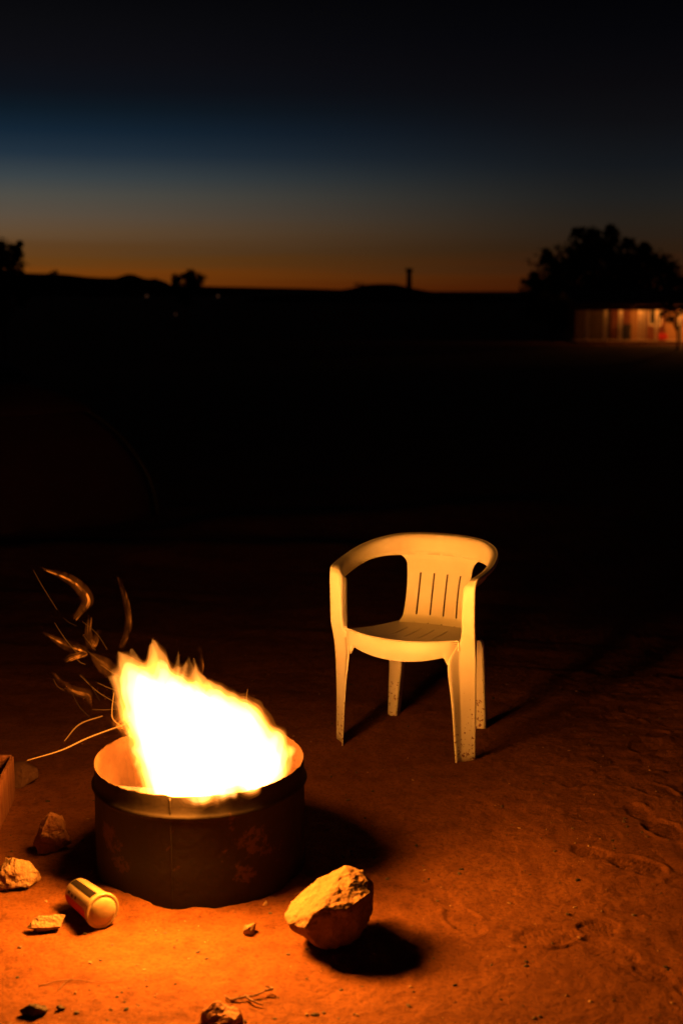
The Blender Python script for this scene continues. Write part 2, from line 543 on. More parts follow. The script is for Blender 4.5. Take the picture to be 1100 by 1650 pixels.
# ------------------------------------------------------------------ far hills and the mound
def ridge(name, prof, Y, depth, base=-2.2, rough=.3):
    """prof: (x, z) skyline in metres; a real ridge with a front and a back slope."""
    bm = bmesh.new()
    xs = np.linspace(prof[0][0], prof[-1][0], 260)
    zs = np.interp(xs, [p[0] for p in prof], [p[1] for p in prof])
    rows = []
    for dy, k in ((-1, 0), (-.55, .55), (-.2, .86), (0, 1), (.35, .8), (1, 0)):
        row = []
        for x, z in zip(xs, zs):
            n = mnoise.noise(Vector((x / depth * 4, dy * 2, 3.1))) * rough
            row.append(bm.verts.new((x, Y + dy * depth * (1 + .3 * n), base + (z - base) * k + (n * (z - base) * .3 if 0 < k < 1 else n * .05 * (z - base) * k))))
        rows.append(row)
    for A, B in zip(rows, rows[1:]):
        for i in range(len(A) - 1):
            bm.faces.new((A[i], A[i + 1], B[i + 1], B[i]))
    return structure(obj(name, bm, M['hill'], smooth=True))


def sky_prof(pts, Y):
    k = Y / 2100.0
    return [((x - 550) * k * .99, 1.59 + (468 - y) * k * 1.03) for x, y in pts]


ridge('hills', sky_prof([(-900, 464), (-300, 461), (0, 461), (330, 461.5), (430, 463.5), (500, 465), (560, 467), (660, 469), (740, 470), (800, 469.5), (860, 470.5), (1100, 469), (2000, 466)], 3200), 3200, 500)
ridge('mesa', sky_prof([(-700, 447), (-300, 441), (30, 441), (60, 442), (100, 442.5), (125, 445), (140, 447), (165, 448.5), (188, 448.5), (198, 446), (206, 443), (216, 442.8),
                        (224, 446.5), (228, 449.5), (232, 448.5), (238, 450), (246, 450.3), (252, 449), (255, 452), (259, 461), (275, 465), (320, 470), (420, 474)], 900), 900, 160)
ridge('mound', sky_prof([(400, 480), (480, 474), (540, 468), (566, 464.5), (580, 461), (592, 458.6), (610, 457.6), (635, 458), (647, 460.5), (662, 464), (690, 469), (740, 474), (850, 480)], 400), 400, 30)


# ------------------------------------------------------------------ trees
def leaf_cloud(lobes, per, size, seed, squash=.8):
    """small leaf-sized quads gathered in clumps spread through the crown's volume"""
    r = np.random.default_rng(seed)
    V, F = [], []
    for (cx, cy, cz, rad) in lobes:
        nclump = max(6, int(17 * rad ** 1.3))
        d = r.normal(size=(nclump, 3)); d /= np.linalg.norm(d, axis=1)[:, None]
        cc = d * (r.random((nclump, 1)) ** .45) * rad
        for c in cc:
            k = per
            p = r.normal(size=(k, 3)) * rad * .22 + c
            p[:, 2] *= squash
            p += (cx, cy, cz)
            for q in p:
                a = r.normal(size=3); a /= np.linalg.norm(a)
                b = np.cross(a, r.normal(size=3)); b /= np.linalg.norm(b)
                s = size * (.6 + .8 * r.random())
                i = len(V)
                V += [q - a * s, q + b * s * .45, q + a * s, q - b * s * .45]
                F.append((i, i + 1, i + 2, i + 3))
    me = bpy.data.meshes.new('crown')
    me.from_pydata([tuple(v) for v in V], [], F)
    return me


def tree(name, label, cat, loc, lobes, per=26, size=.13, trunk_r=.12, seed=1, group=None):
    t = thing(name, label, cat, loc, group=group)
    link_mesh('crown', leaf_cloud(lobes, per, size, seed), M['leaf'], t)
    bm = bmesh.new()
    top = min(l[2] for l in lobes)
    tube(bm, [(0, 0, -.3), (.05, .02, top * .4), (-.04, 0, max(top, .4))], [trunk_r, trunk_r * .75, trunk_r * .55], 8)
    rr = random.Random(seed)
    for l in lobes:
        s = Vector((0, 0, max(top * .55, .25)))
        e = Vector((l[0], l[1], l[2] + l[3] * .6))
        mid = s.lerp(e, .5) + Vector((rr.uniform(-.2, .2), rr.uniform(-.2, .2), .1))
        tube(bm, [s, mid, e], [trunk_r * .5, trunk_r * .3, trunk_r * .08], 6)
    obj('trunk', bm, M['bark'], t, True)
    return t


G = -1.6
tree('broad_tree', 'tall broad dark tree rising above the roof of the lit house', 'tree', (16.4, 88, G),
     [(-2.9, 0, 3.2, 1.4), (-2.1, .3, 4.5, 1.4), (-1.0, 0, 5.0, 1.5), (.2, .2, 5.9, 1.35), (1.3, 0, 5.7, 1.3), (.2, 0, 4.0, 2.0), (2.2, .2, 4.4, 1.7), (-2.0, -.3, 2.8, 1.6),
      (2.9, -.3, 5.1, 1.0), (.5, -.6, 2.4, 1.8), (-3.2, 0, 1.9, 1.1), (1.2, 0, 6.95, .55), (-.5, 0, 7.0, .6), (.4, 0, 6.9, .5), (2.5, 0, 6.1, .6), (3.4, 0, 5.9, .4), (-2.9, 0, 5.4, .6), (-3.7, 0, 3.9, .6)], 34, .17, .28, 3)
tree('round_tree', 'smaller rounded dark tree at the right edge behind the lit house', 'tree', (20.8, 90, G),
     [(-.9, 0, 4.6, 1.2), (.4, .2, 5.0, 1.1), (1.4, 0, 4.2, 1.2), (0, 0, 3.4, 1.6), (-.2, 0, 6.0, .45), (2.2, 0, 3.2, 1.2), (-1.4, 0, 3.0, 1.3)], 34, .17, .22, 5)
tree('low_tree', 'low dark tree at the left foot of the broad tree by the house', 'tree', (13.7, 86, G),
     [(0, 0, 3.0, .75), (.7, 0, 2.6, .9), (-.5, 0, 2.2, .7), (.3, 0, 1.4, 1.1), (1.3, 0, 1.6, 1.1)], 30, .15, .1, 6)
tree('porch_tree', 'small leafy tree standing in front of the lit porch', 'tree', (18.1, 71, G),
     [(-.55, 0, 2.25, .42), (0, 0, 2.1, .42), (-.2, 0, 1.75, .36), (.35, .1, 2.3, .34), (-.75, 0, 1.9, .26), (.1, 0, 2.8, .5), (-.6, 0, 2.8, .45)], 20, .09, .085, 8)
tree('tall_tree', 'dark tree cut off by the left edge of the photo', 'tree', (-15.4, 60, G),
     [(.0, 0, 4.9, .75), (.55, .1, 4.3, .5), (-.7, 0, 5.3, .8), (.1, 0, 3.9, .65), (.93, 0, 5.25, .16), (.6, 0, 5.0, .3), (.5, 0, 3.4, .45), (.9, 0, 3.05, .3), (-1.2, 0, 4.2, .9), (-.2, 0, 3.2, .7), (-.4, 0, 2.4, .8), (.35, 0, 4.6, .6), (-.1, 0, 4.5, 1.0), (.55, 0, 3.75, .55), (.2, 0, 3.4, .6), (.75, 0, 4.7, .35), (.85, 0, 2.9, .4)], 30, .11, .12, 9)
tree('lone_tree', 'lone two-lobed tree standing against the orange afterglow', 'tree', (-14.1, 120, G),
     [(-.65, 0, 4.3, .62), (-1.1, 0, 3.4, .55), (.35, 0, 4.5, .7), (.9, 0, 4.2, .7), (.5, 0, 3.6, .8), (-.4, 0, 3.2, .7), (.2, 0, 2.6, .8)], 34, .17, .13, 10)
tree('thorn_bush', 'low scraggly bush breaking the flat mesa skyline', 'bush', (-26.4, 120, G),
     [(0, 0, 4.55, .35), (.5, 0, 4.75, .25), (-.4, 0, 4.3, .4), (.2, 0, 3.8, .6)], 14, .10, .05, 11)
tree('scrub_bush', 'small scrub bush on the left shoulder of the mound', 'bush', (5.4, 392, 2.0),
     [(-1.2, 0, 1.3, .6), (-.3, 0, 1.5, .55), (.9, 0, 1.4, .55), (.2, 0, .9, .9)], 10, .16, .1, 12)


# ------------------------------------------------------------------ tower on the mound
def build_tower():
    t = thing('stone_tower', 'slender dark tower with a wider cap on the mound skyline', 'tower', (20.3, 398, 2.0))
    bm = bmesh.new()
    lathe(bm, [(1.0, -1.5), (.86, .6), (.78, 3), (.74, 5.0), (0, 5.0)], 20)
    obj('shaft', bm, M['stone_tower'], t, True)
    bm = bmesh.new()
    lathe(bm, [(.7, 4.98), (1.12, 5.15), (1.12, 5.95), (.95, 6.15), (0, 6.15)], 20)
    obj('cap', bm, M['stone_tower'], t)


build_tower()


# ------------------------------------------------------------------ house with a lit porch
def build_house():
    hx, hy, hzz = 14.6, 80.0, -1.62
    t = thing('porch_house', 'low house with a warm lit open porch under dark trees', 'house', (hx, hy, hzz))

    def part(name, m, fn, parent=t, **k):
        bm = bmesh.new(); fn(bm)
        o = obj(name, bm, m, parent)
        return o
    W = 11.0
    part('porch_floor', M['deck'], lambda b: box(b, -.3, W, -.3, 2.4, -.3, .17))
    # back wall boards of the porch, each bay its own wall panel
    bays = [(0, 1.05, 'char'), (2.27, 3.45, 'housewall_red'), (3.45, 4.35, 'housewall'), (4.35, 5.62, 'housewall_red'), (5.62, 8.6, 'housewall'), (8.6, W, 'housewall')]  # first bay is near-black: the shade of an open bay painted on a panel
    for x0, x1, mm in bays:
        part('wall', M[mm], lambda b: box(b, x0, x1 - .01, 2.4, 2.55, .17, 2.42))
    d = part('doorway', M['char'], lambda b: box(b, 1.05, 2.26, 2.47, 2.55, .17, 2.42))  # black board paints the darkness inside the open door
    w = part('window', M['post'], lambda b: [box(b, 4.6, 5.4, 2.36, 2.398, 1.05, 1.12), box(b, 4.6, 5.4, 2.36, 2.398, 2.0, 2.07),
                                             box(b, 4.6, 4.66, 2.36, 2.398, 1.12, 2.0), box(b, 5.34, 5.4, 2.36, 2.398, 1.12, 2.0)])
    part('pane', M['pane'], lambda b: box(b, 4.66, 5.34, 2.375, 2.395, 1.12, 2.0), w)
    part('bench_back', M['pane'], lambda b: box(b, 2.5, 3.35, 1.7, 1.78, .17, 1.15))
    # posts
    for px, wd in ((.30, .09), (1.40, .09), (2.32, .10), (4.52, .10), (5.95, .09), (7.6, .09), (9.4, .09)):
        part('porch_post', M['post'], lambda b: box(b, px - wd, px + wd, -.09, .09, .172, 2.32))
    # slatted screen beside the middle post
    sc = part('louvre_screen', M['post'], lambda b: [box(b, 3.42, 3.46, -.05, .05, .172, 2.3), box(b, 3.88, 3.92, -.05, .05, .172, 2.3)])
    for k in range(16):
        part('slat', M['post'], lambda b: box(b, 3.463, 3.877, -.035, .035, .26 + k * .128, .33 + k * .128), sc)
    # roof
    def roof(b):
        for s in (0,):
            v = [(-.6, -.5, 2.34), (W + .2, -.5, 2.34), (W + .2, 3.6, 3.15), (-.6, 3.6, 3.15), (W + .2, 7, 2.4), (-.6, 7, 2.4)]
            lo = [b.verts.new((p[0], p[1], p[2])) for p in v]
            hi = [b.verts.new((p[0], p[1], p[2] + .14)) for p in v]
            for q in ((0, 1, 2, 3), (3, 2, 4, 5)):
                b.faces.new([lo[i] for i in q][::-1]); b.faces.new([hi[i] for i in q])
            for i, j in ((0, 1), (1, 2), (2, 4), (4, 5), (5, 3), (3, 0)):
                b.faces.new((lo[i], lo[j], hi[j], hi[i]))
    part('roof', M['roof'], roof)
    part('fascia', M['roof'], lambda b: box(b, -.55, W + .15, -.48, -.42, 2.03, 2.335))
    part('side_wall', M['housewall'], lambda b: box(b, 0, .12, 2.56, 6.4, 0, 2.4))
    part('rear_wall', M['housewall'], lambda b: box(b, 0, W, 6.4, 6.52, 0, 2.4))
    # lit porch lamp, then its light and added fills under the eave
    lb = bmesh.new(); bmesh.ops.create_icosphere(lb, subdivisions=2, radius=.09)
    bmesh.ops.translate(lb, verts=lb.verts, vec=(7.05, 1.9, 2.36))
    obj('porch_lamp', lb, M['lamp_glow'], t, True)
    for (lx, ly, lz, p) in ((7.4, 1.0, 2.1, 330), (3.9, 1.2, 2.1, 40), (5.2, -.32, 2.16, 110), (3.1, -.32, 2.16, 36), (1.9, -.32, 2.16, 9)):  # those under the eave are added, unseen, to brighten the post fronts
        L = bpy.data.lights.new('porch_lamp_and_fill', 'POINT'); L.energy = p * 1.0; L.color = (1, .31, .045); L.shadow_soft_size = .08
        lo = bpy.data.objects.new('porch_lamp_and_fill', L); C.objects.link(lo); lo.parent = t; lo.location = (lx, ly, lz)
    # things kept on the porch
    c = thing('armchair', 'red cushioned seat on the lit porch by the small tree', 'armchair', (hx + 4.95, hy + .75, hzz + .172))
    b = bmesh.new(); box(b, -.38, .38, -.3, .3, .05, .42); bmesh.ops.bevel(b, geom=b.edges[:], offset=.06, segments=2, affect='EDGES')
    obj('cushion', b, mat('red_cushion', (.55, .035, .02), .8), c)
    b = bmesh.new(); box(b, -.38, .38, .3, .42, 0, .85); bmesh.ops.bevel(b, geom=b.edges[:], offset=.04, segments=2, affect='EDGES')
    obj('backrest', b, M['housewall_red'], c)
    for sx in (-.3, .3):
        for sy in (-.22, .22):
            b = bmesh.new(); box(b, sx - .03, sx + .03, sy - .03, sy + .03, 0, .052)
            obj('leg', b, M['bark'], c)


build_house()


# ------------------------------------------------------------------ distant lamps
for (x, y, z, s, lab) in ((-10.6, 72, 1.22, .085, 'faint far lamp below the knobbly end of the mesa'), (-7.0, 75, 1.2, .085, 'faint far lamp below the horizon right of the lone tree'),
                          (-9.3, 74, .22, .06, 'faint far lamp low in the dark under the lone tree')):
    t = thing('lamp_post', lab, 'lamp', (x, y, -1.65), group='faint lamps far off in the dark')
    bm = bmesh.new(); tube(bm, [(0, 0, 0), (0, 0, z + 1.6)], [.035, .03], 6, 1); obj('post', bm, M['bark'], t)
    bm = bmesh.new(); bmesh.ops.create_icosphere(bm, subdivisions=1, radius=s); bmesh.ops.translate(bm, verts=bm.verts, vec=(0, 0, z + 1.65 + s * .8))
    obj('lamp_head', bm, M['far_glow'], t)


# ------------------------------------------------------------------ dome tents
def dome_tent(label, loc, rz, hw, hh, expo, colours, polem='pole'):
    t = thing('dome_tent', label, 'tent', loc, rz, 'dome tents pitched in the dark')

    def P(a, k):
        # a: angle, k: 0 rim .. 1 apex ; square-ish base, poles at the corners
        ca, sa = math.cos(a), math.sin(a)
        sq = 1 / (abs(ca) ** 3.2 + abs(sa) ** 3.2) ** (1 / 3.2)
        q = k * math.pi / 2
        corner = abs(math.sin(2 * a)) ** 3
        r = hw * sq * math.cos(q) ** expo * (1 - .10 * math.sin(2 * q) * (1 - corner))
        return Vector((r * ca, r * sa, hh * math.sin(q) ** (.95)))
    n, m = 14, 16
    for s in range(4):
        bm = bmesh.new()
        a0 = math.pi / 4 + s * math.pi / 2
        rows = [[bm.verts.new(P(a0 + (math.pi / 2) * i / n, j / m * .995)) for i in range(n + 1)] for j in range(m + 1)]
        for A, B in zip(rows, rows[1:]):
            for i in range(n):
                bm.faces.new((A[i], A[i + 1], B[i + 1], B[i]))
        o = obj('fabric_panel', bm, M[colours[s]], t, True)
        sm = o.modifiers.new('cloth', 'SOLIDIFY'); sm.thickness = .004
    for s in range(2):
        bm = bmesh.new()
        a = math.pi / 4 + s * math.pi / 2
        pts = [P(a, k / 12) * 1.015 for k in range(0, 13)] + [P(a + math.pi, k / 12) * 1.015 for k in range(11, -1, -1)]
        tube(bm, pts, [.011] * 4, 6, 2)
        obj('pole', bm, M[polem], t, True)
    # rain fly over the top with its own hem
    bm = bmesh.new()
    rows = [[bm.verts.new(P(2 * math.pi * i / 32, k) * 1.03 + Vector((0, 0, .015))) for i in range(32)] for k in (.58, .7, .82, .93, .999)]
    for A, B in zip(rows, rows[1:]):
        for i in range(32):
            bm.faces.new((A[i], A[(i + 1) % 32], B[(i + 1) % 32], B[i]))
    o = obj('rain_fly', bm, M[colours[4]], t, True)
    sm = o.modifiers.new('cloth', 'SOLIDIFY'); sm.thickness = .004
    for s in range(4):
        bm = bmesh.new()
        a = math.pi / 4 + s * math.pi / 2
        e = P(a, 0)
        tube(bm, [e * .99 + Vector((0, 0, .05)), e * 1.14 + Vector((0, 0, -.03))], [.006, .006], 6, 1)
        obj('peg', bm, M['pole'], t)


dome_tent('maroon and grey dome tent with a pale door panel, nearest the fire', (-2.35, 9.35, hz(-2.35, 9.35) - .02), math.radians(38), .90, .93, 1.2,
          ['tent_grey', 'tent_pale', 'tent_red', 'tent_grey', 'tent_red'])
dome_tent('dark square-shouldered dome tent behind the maroon tent, cut by the left edge', (-3.55, 11.6, hz(-3.55, 11.6) - .02), math.radians(35), .95, 1.0, .55,
          ['tent_grey', 'tent_grey', 'tent_grey', 'tent_grey', 'tent_grey'], 'tub')


# ------------------------------------------------------------------ rocks
def hull_rock(name, label, pts, m, loc=(0, 0, 0), rz=0, bev=.012, sub=3, disp=.006, nfreq=14, group=None, cat='rock', seed=0):
    bm = bmesh.new()
    for p in pts:
        bm.verts.new(p)
    r = bmesh.ops.convex_hull(bm, input=bm.verts)
    junk = [e for e in r['geom_interior'] if isinstance(e, bmesh.types.BMVert)] + [e for e in r['geom_unused'] if isinstance(e, bmesh.types.BMVert)]
    bmesh.ops.delete(bm, geom=list(set(junk)), context='VERTS')
    me = remesh(bm, max(bev * .26, .0009))
    co = np.empty(len(me.vertices) * 3); me.vertices.foreach_get('co', co)
    no = np.empty(len(me.vertices) * 3); me.vertices.foreach_get('normal', no)
    co = co.reshape(-1, 3); no = no.reshape(-1, 3)
    for i in range(len(co)):
        q = Vector(co[i]) * nfreq + Vector((seed * 3.7, 1.3, 2.1))
        d = mnoise.fractal(q, .55, 2.1, 6) * disp * .8
        ch = max(0, .25 - abs(mnoise.noise(q * .5))) * disp * 1.6
        co[i] += no[i] * (d - ch)
    me.vertices.foreach_set('co', co.ravel()); me.update()
    me.name = name
    o = link_mesh(name, me, m, None, True)
    o.location = loc; o.rotation_euler = (0, 0, rz)
    return tag(o, label, cat, group)


# large boulder right of the drum (points measured about its foot)
BO = Vector((-.045, 3.0, 0))
BP = [(.053, .06, .174), (.099, .06, .167), (.128, .07, .12), (.124, .05, .055), (.122, .03, .114), (-.097, -.015, .077), (-.081, .02, .099), (-.032, .05, .129), (-.088, -.04, .068),
      (-.044, -.085, .080), (-.022, -.08, .118), (0, -.078, .130), (.057, -.075, .124), (.09, -.05, .137), (.118, -.01, .137), (.094, -.015, .025), (.06, -.03, .008), (0, -.045, -.002), (-.05, -.04, .035),
      (-.06, .10, .06), (.05, .14, .11), (.10, .12, .05), (.03, .08, -.02), (-.03, .05, -.02)]


def boulder_mat():
    m = mat('sandstone_boulder', (.17, .09, .042), .9, var=(.24, .14, .07), scale=10, bump=.55, bump_scale=40, spec=.12)
    n, l = m.node_tree.nodes, m.node_tree.links
    b = n['Principled BSDF']
    src = b.inputs['Base Color'].links[0].from_socket
    tc = n.new('ShaderNodeTexCoord')
    vm = n.new('ShaderNodeVectorMath'); vm.operation = 'DISTANCE'
    l.new(tc.outputs['Object'], vm.inputs[0]); vm.inputs[1].default_value = (.03, -.055, .14)
    mr = n.new('ShaderNodeMapRange'); mr.inputs['From Min'].default_value = .01; mr.inputs['From Max'].default_value = .06
    mr.inputs['To Min'].default_value = .22; mr.inputs['To Max'].default_value = -.05
    l.new(vm.outputs['Value'], mr.inputs['Value'])
    nz = n.new('ShaderNodeTexNoise'); nz.inputs['Scale'].default_value = 75; nz.inputs['Detail'].default_value = 6
    l.new(tc.outputs['Object'], nz.inputs['Vector'])
    a = n.new('ShaderNodeMath'); l.new(nz.outputs['Fac'], a.inputs[0]); l.new(mr.outputs[0], a.inputs[1])
    r = n.new('ShaderNodeValToRGB')
    r.color_ramp.elements[0].position = .62; r.color_ramp.elements[1].position = .70
    r.color_ramp.elements[0].color = (0, 0, 0, 1); r.color_ramp.elements[1].color = (1, 1, 1, 1)
    l.new(a.outputs[0], r.inputs[0])
    mx = n.new('ShaderNodeMix'); mx.data_type = 'RGBA'
    l.new(r.outputs[0], mx.inputs['Factor']); l.new(src, mx.inputs['A']); mx.inputs['B'].default_value = (.13, .07, .035, 1)
    l.new(mx.outputs['Result'], b.inputs['Base Color'])
    return m


hull_rock('boulder', 'big angular pale boulder right of the fire drum with a dark front face', BP, boulder_mat(), BO, 0, .010, 4, .007, 17, cat='boulder')


def blob_pts(sx, sy, sz, n, seed):
    r = random.Random(seed)
    out = []
    for _ in range(n):
        v = Vector((r.gauss(0, 1), r.gauss(0, 1), r.gauss(0, 1))).normalized()
        out.append((v.x * sx, v.y * sy, v.z * sz))
    return out


RG = 'loose rocks around the fire drum'
hull_rock('rock', 'pale flat-bottomed rock at the left edge left of the plastic tub', [(-.065, 0, .03), (-.05, .04, .07), (-.01, .0, .083), (.02, .03, .065), (.048, .0, .048), (.052, .02, .02), (.03, -.025, .016), (-.02, -.035, .02),
           (-.06, -.02, .0), (-.03, .06, 0), (.03, .05, 0), (0, -.03, .055), (-.045, -.025, .055)], M['rock'], (-.865, 3.30, hz(-.865, 3.3)), 0, .005, 4, .006, 30, RG, seed=1)
hull_rock('rock', 'small pale wedge of rock in front of the plastic tub', [(-.045, -.012, .016), (-.03, .012, .034), (.02, .02, .04), (.046, .03, .036), (.04, .0, .018), (-.02, -.02, .022), (-.01, .0, 0), (.03, .02, 0), (-.04, .005, .004)],
          M['rock'], (-.745, 3.055, hz(-.745, 3.055) - .002), -.1, .003, 4, .004, 45, RG, seed=2)
hull_rock('rock', 'dark reddish rock in the shade between the crate and the drum', blob_pts(.055, .05, .075, 16, 5), M['rockred'], (-.83, 3.53, hz(-.83, 3.53) + .045), .4, .006, 4, .007, 26, RG, seed=3)
hull_rock('rock', 'pebble-sized pale stone lying alone between drum and boulder', blob_pts(.022, .02, .02, 13, 9), M['rock'], (-.227, 3.045, hz(-.227, 3.045) + .010), .3, .003, 3, .003, 60, RG, seed=4)
hull_rock('rock', 'rough dark-topped rock cut by the bottom edge beside the twig', [(-.05, 0, .0), (-.045, .02, .035), (-.02, .03, .048), (.02, .03, .045), (.042, .01, .04), (.05, -.02, 0), (0, -.04, 0), (0, .05, 0), (.03, -.02, .035)],
          M['rockred'], (-.262, 2.632, hz(-.262, 2.632) - .008), 0, .005, 4, .005, 30, RG, seed=5)
hull_rock('rock', 'rounded dim stone behind the wooden crate at the left', blob_pts(.07, .06, .05, 18, 21), M['rockdark'], (-1.055, 4.06, hz(-1.055, 4.06) + .022), 0, .012, 3, .006, 18, RG, seed=6)
tiny = hull_rock('rock', 'tiny pale chip of stone at the foot of the drum near the boulder', blob_pts(.009, .008, .010, 9, 4), M['rock'], (-.20, 3.195, hz(-.20, 3.195) + .004), 0, .002, 2, .001, 60, RG, seed=7)
hull_rock('charcoal', 'black lump of charcoal at the bottom left corner', blob_pts(.035, .02, .018, 14, 31), M['char'], (-.685, 2.665, hz(-.685, 2.665) + .008), .35, .003, 3, .004, 50, cat='charcoal', seed=8)
hull_rock('charcoal', 'second smaller lump of charcoal to the right of the black corner lump', blob_pts(.013, .008, .007, 12, 33), M['char'], (-.625, 2.685, hz(-.625, 2.685) + .004), .2, .002, 2, .002, 60, cat='charcoal', seed=9)


# ------------------------------------------------------------------ grit scattered over the sand
def build_grit():
    bm_t = bmesh.new(); bmesh.ops.create_icosphere(bm_t, subdivisions=1, radius=1)
    tv = np.array([v.co[:] for v in bm_t.verts]); bm_t.verts.ensure_lookup_table()
    tf = np.array([[v.index for v in f.verts] for f in bm_t.faces]); bm_t.free()
    for name, mm, num, smin, smax, sd in (('grit', 'char', 2200, .0010, .0060, 1), ('gravel', 'rock', 700, .0010, .0045, 2)):
        r = np.random.default_rng(sd)
        x = r.uniform(-1.0, 1.6, num); y = 2.45 + (r.random(num) ** 2.0) * 3.2
        keep = np.hypot(x - DRUM[0], y - DRUM[1]) > .31
        x, y = x[keep], y[keep]
        z = height(x, y)
        V, F = [], []
        for i in range(len(x)):
            s = smin + (smax - smin) * r.random() ** 5
            a = r.random() * 6.28
            v = tv * (1 + .35 * (r.random((len(tv), 1)) - .5)) * (s * r.uniform(.9, 2.0), s, s * r.uniform(.45, .8))
            v = np.stack([v[:, 0] * math.cos(a) - v[:, 1] * math.sin(a), v[:, 0] * math.sin(a) + v[:, 1] * math.cos(a), v[:, 2]], 1)
            F.append(tf + len(V) * len(tv)); V.append(v + (x[i], y[i], z[i] + s * .25))
        me = bpy.data.meshes.new(name)
        me.from_pydata(np.concatenate(V).tolist(), [], np.concatenate(F).tolist())
        o = link_mesh(name, me, M[mm])
        o['kind'] = 'stuff'
        o['label'] = {'grit': 'dark crumbs of charcoal and dirt strewn over the red sand', 'gravel': 'pale gravel crumbs strewn over the red sand'}[name]
        o['category'] = name


build_grit()


def twig(label, x, y, strands, r0):
    bm = bmesh.new()
    z = hz(x, y)
    for s in strands:
        tube(bm, [Vector(p) + Vector((0, 0, r0 * 1.2 + hz(x + p[0], y + p[1]) - z)) for p in s], [r0, r0 * .8, r0 * .4], 6, 4)
    o = obj('twig', bm, M['twig'], None, True)
    o.location = (x, y, z)
    tag(o, label, 'twig')


twig('dark forked twig on the sand above the bottom rock', -.205, 2.735, [[(-.045, -.012, 0), (-.015, -.004, .004), (.012, .006, .003), (.035, .022, .008)], [(-.01, -.003, .003), (.005, -.02, .004), (.03, -.03, 0)],
      [(.03, .02, .006), (.048, .024, .01), (.040, .034, .008), (.030, .028, .012)], [(-.045, -.012, 0), (-.055, -.005, .003), (-.06, .004, .002)]], .0032)
twig('straight pale straw leaning on the sand left of the bottom rock', -.315, 2.66, [[(0, -.02, 0), (.006, .0, .008), (.012, .022, .016)]], .0012)
twig('long thin dry stem lying on the bright sand below the tub', -.62, 2.80, [[(-.08, -.01, 0), (-.02, .012, .002), (.05, .0, .002), (.11, .004, 0)], [(-.03, -.03, 0), (-.02, .0, .004), (-.005, .02, .003)]], .0012)


# ------------------------------------------------------------------ plastic tub lying on its side
def build_tub():
    A = Vector((-.690, 3.195, 0)); B = Vector((-.600, 3.070, 0))
    d = (B - A); L = d.length
    zg = hz((A.x + B.x) / 2, (A.y + B.y) / 2)
    t = thing('plastic_tub', 'pale plastic tub with printed label lying on its side', 'tub', (A.x, A.y, zg + .001), math.atan2(d.y, d.x))
    ra, rb = .036, .043
    tilt = math.atan((rb - ra) / L)

    def place(o):
        o.rotation_euler = (0, math.pi / 2 - tilt * 1.0, 0)
        o.location = (0, 0, ra + .002)
    bm = bmesh.new()
    lathe(bm, [(.0, .004), (ra - .006, .003), (ra - .002, 0), (ra, .004), (rb - .001, L - .012), (rb - .001, L - .008)], 64)
    place(obj('body', bm, M['tub'], t, True))
    bm = bmesh.new()
    lathe(bm, [(rb - .0005, L - .014), (rb + .0022, L - .012), (rb + .0026, L - .004), (rb + .001, L - .0015), (rb - .003, L - .001), (rb - .006, L - .003),
               (rb - .009, L + .001), (rb * .6, L + .006), (rb * .3, L + .008), (0, L + .0085)], 64)
    place(obj('lid', bm, M['tub'], t, True))

    def patch(name, m, a0, a1, z0, z1):
        bm = bmesh.new()
        n = 14
        rows = []
        for zz in (z0, (z0 + z1) / 2, z1):
            r = ra + (rb - .001 - ra) * (zz - .004) / (L - .016) + .0006
            rows.append([bm.verts.new((r * math.cos(a0 + (a1 - a0) * i / n), r * math.sin(a0 + (a1 - a0) * i / n), zz)) for i in range(n + 1)])
        for P, Q in zip(rows, rows[1:]):
            for i in range(n):
                bm.faces.new((P[i], P[i + 1], Q[i + 1], Q[i]))
        place(obj(name, bm, m, t, True))
    D = math.radians
    # local angle 180 deg is up; camera side is towards -90
    patch('label_band', M['ink'], D(186), D(214), .006, L - .02)
    patch('label_band', M['red'], D(262), D(325), .006, L - .016)
    for z0, z1, a in ((.018, .032, 238), (.040, .054, 242), (.064, .074, 240)):
        patch('label_print', mat('tan_print', (.09, .05, .03), .7), D(a), D(a + 12), z0, z1)
    patch('label_print', M['red'], D(258), D(264), .012, L - .03)


build_tub()


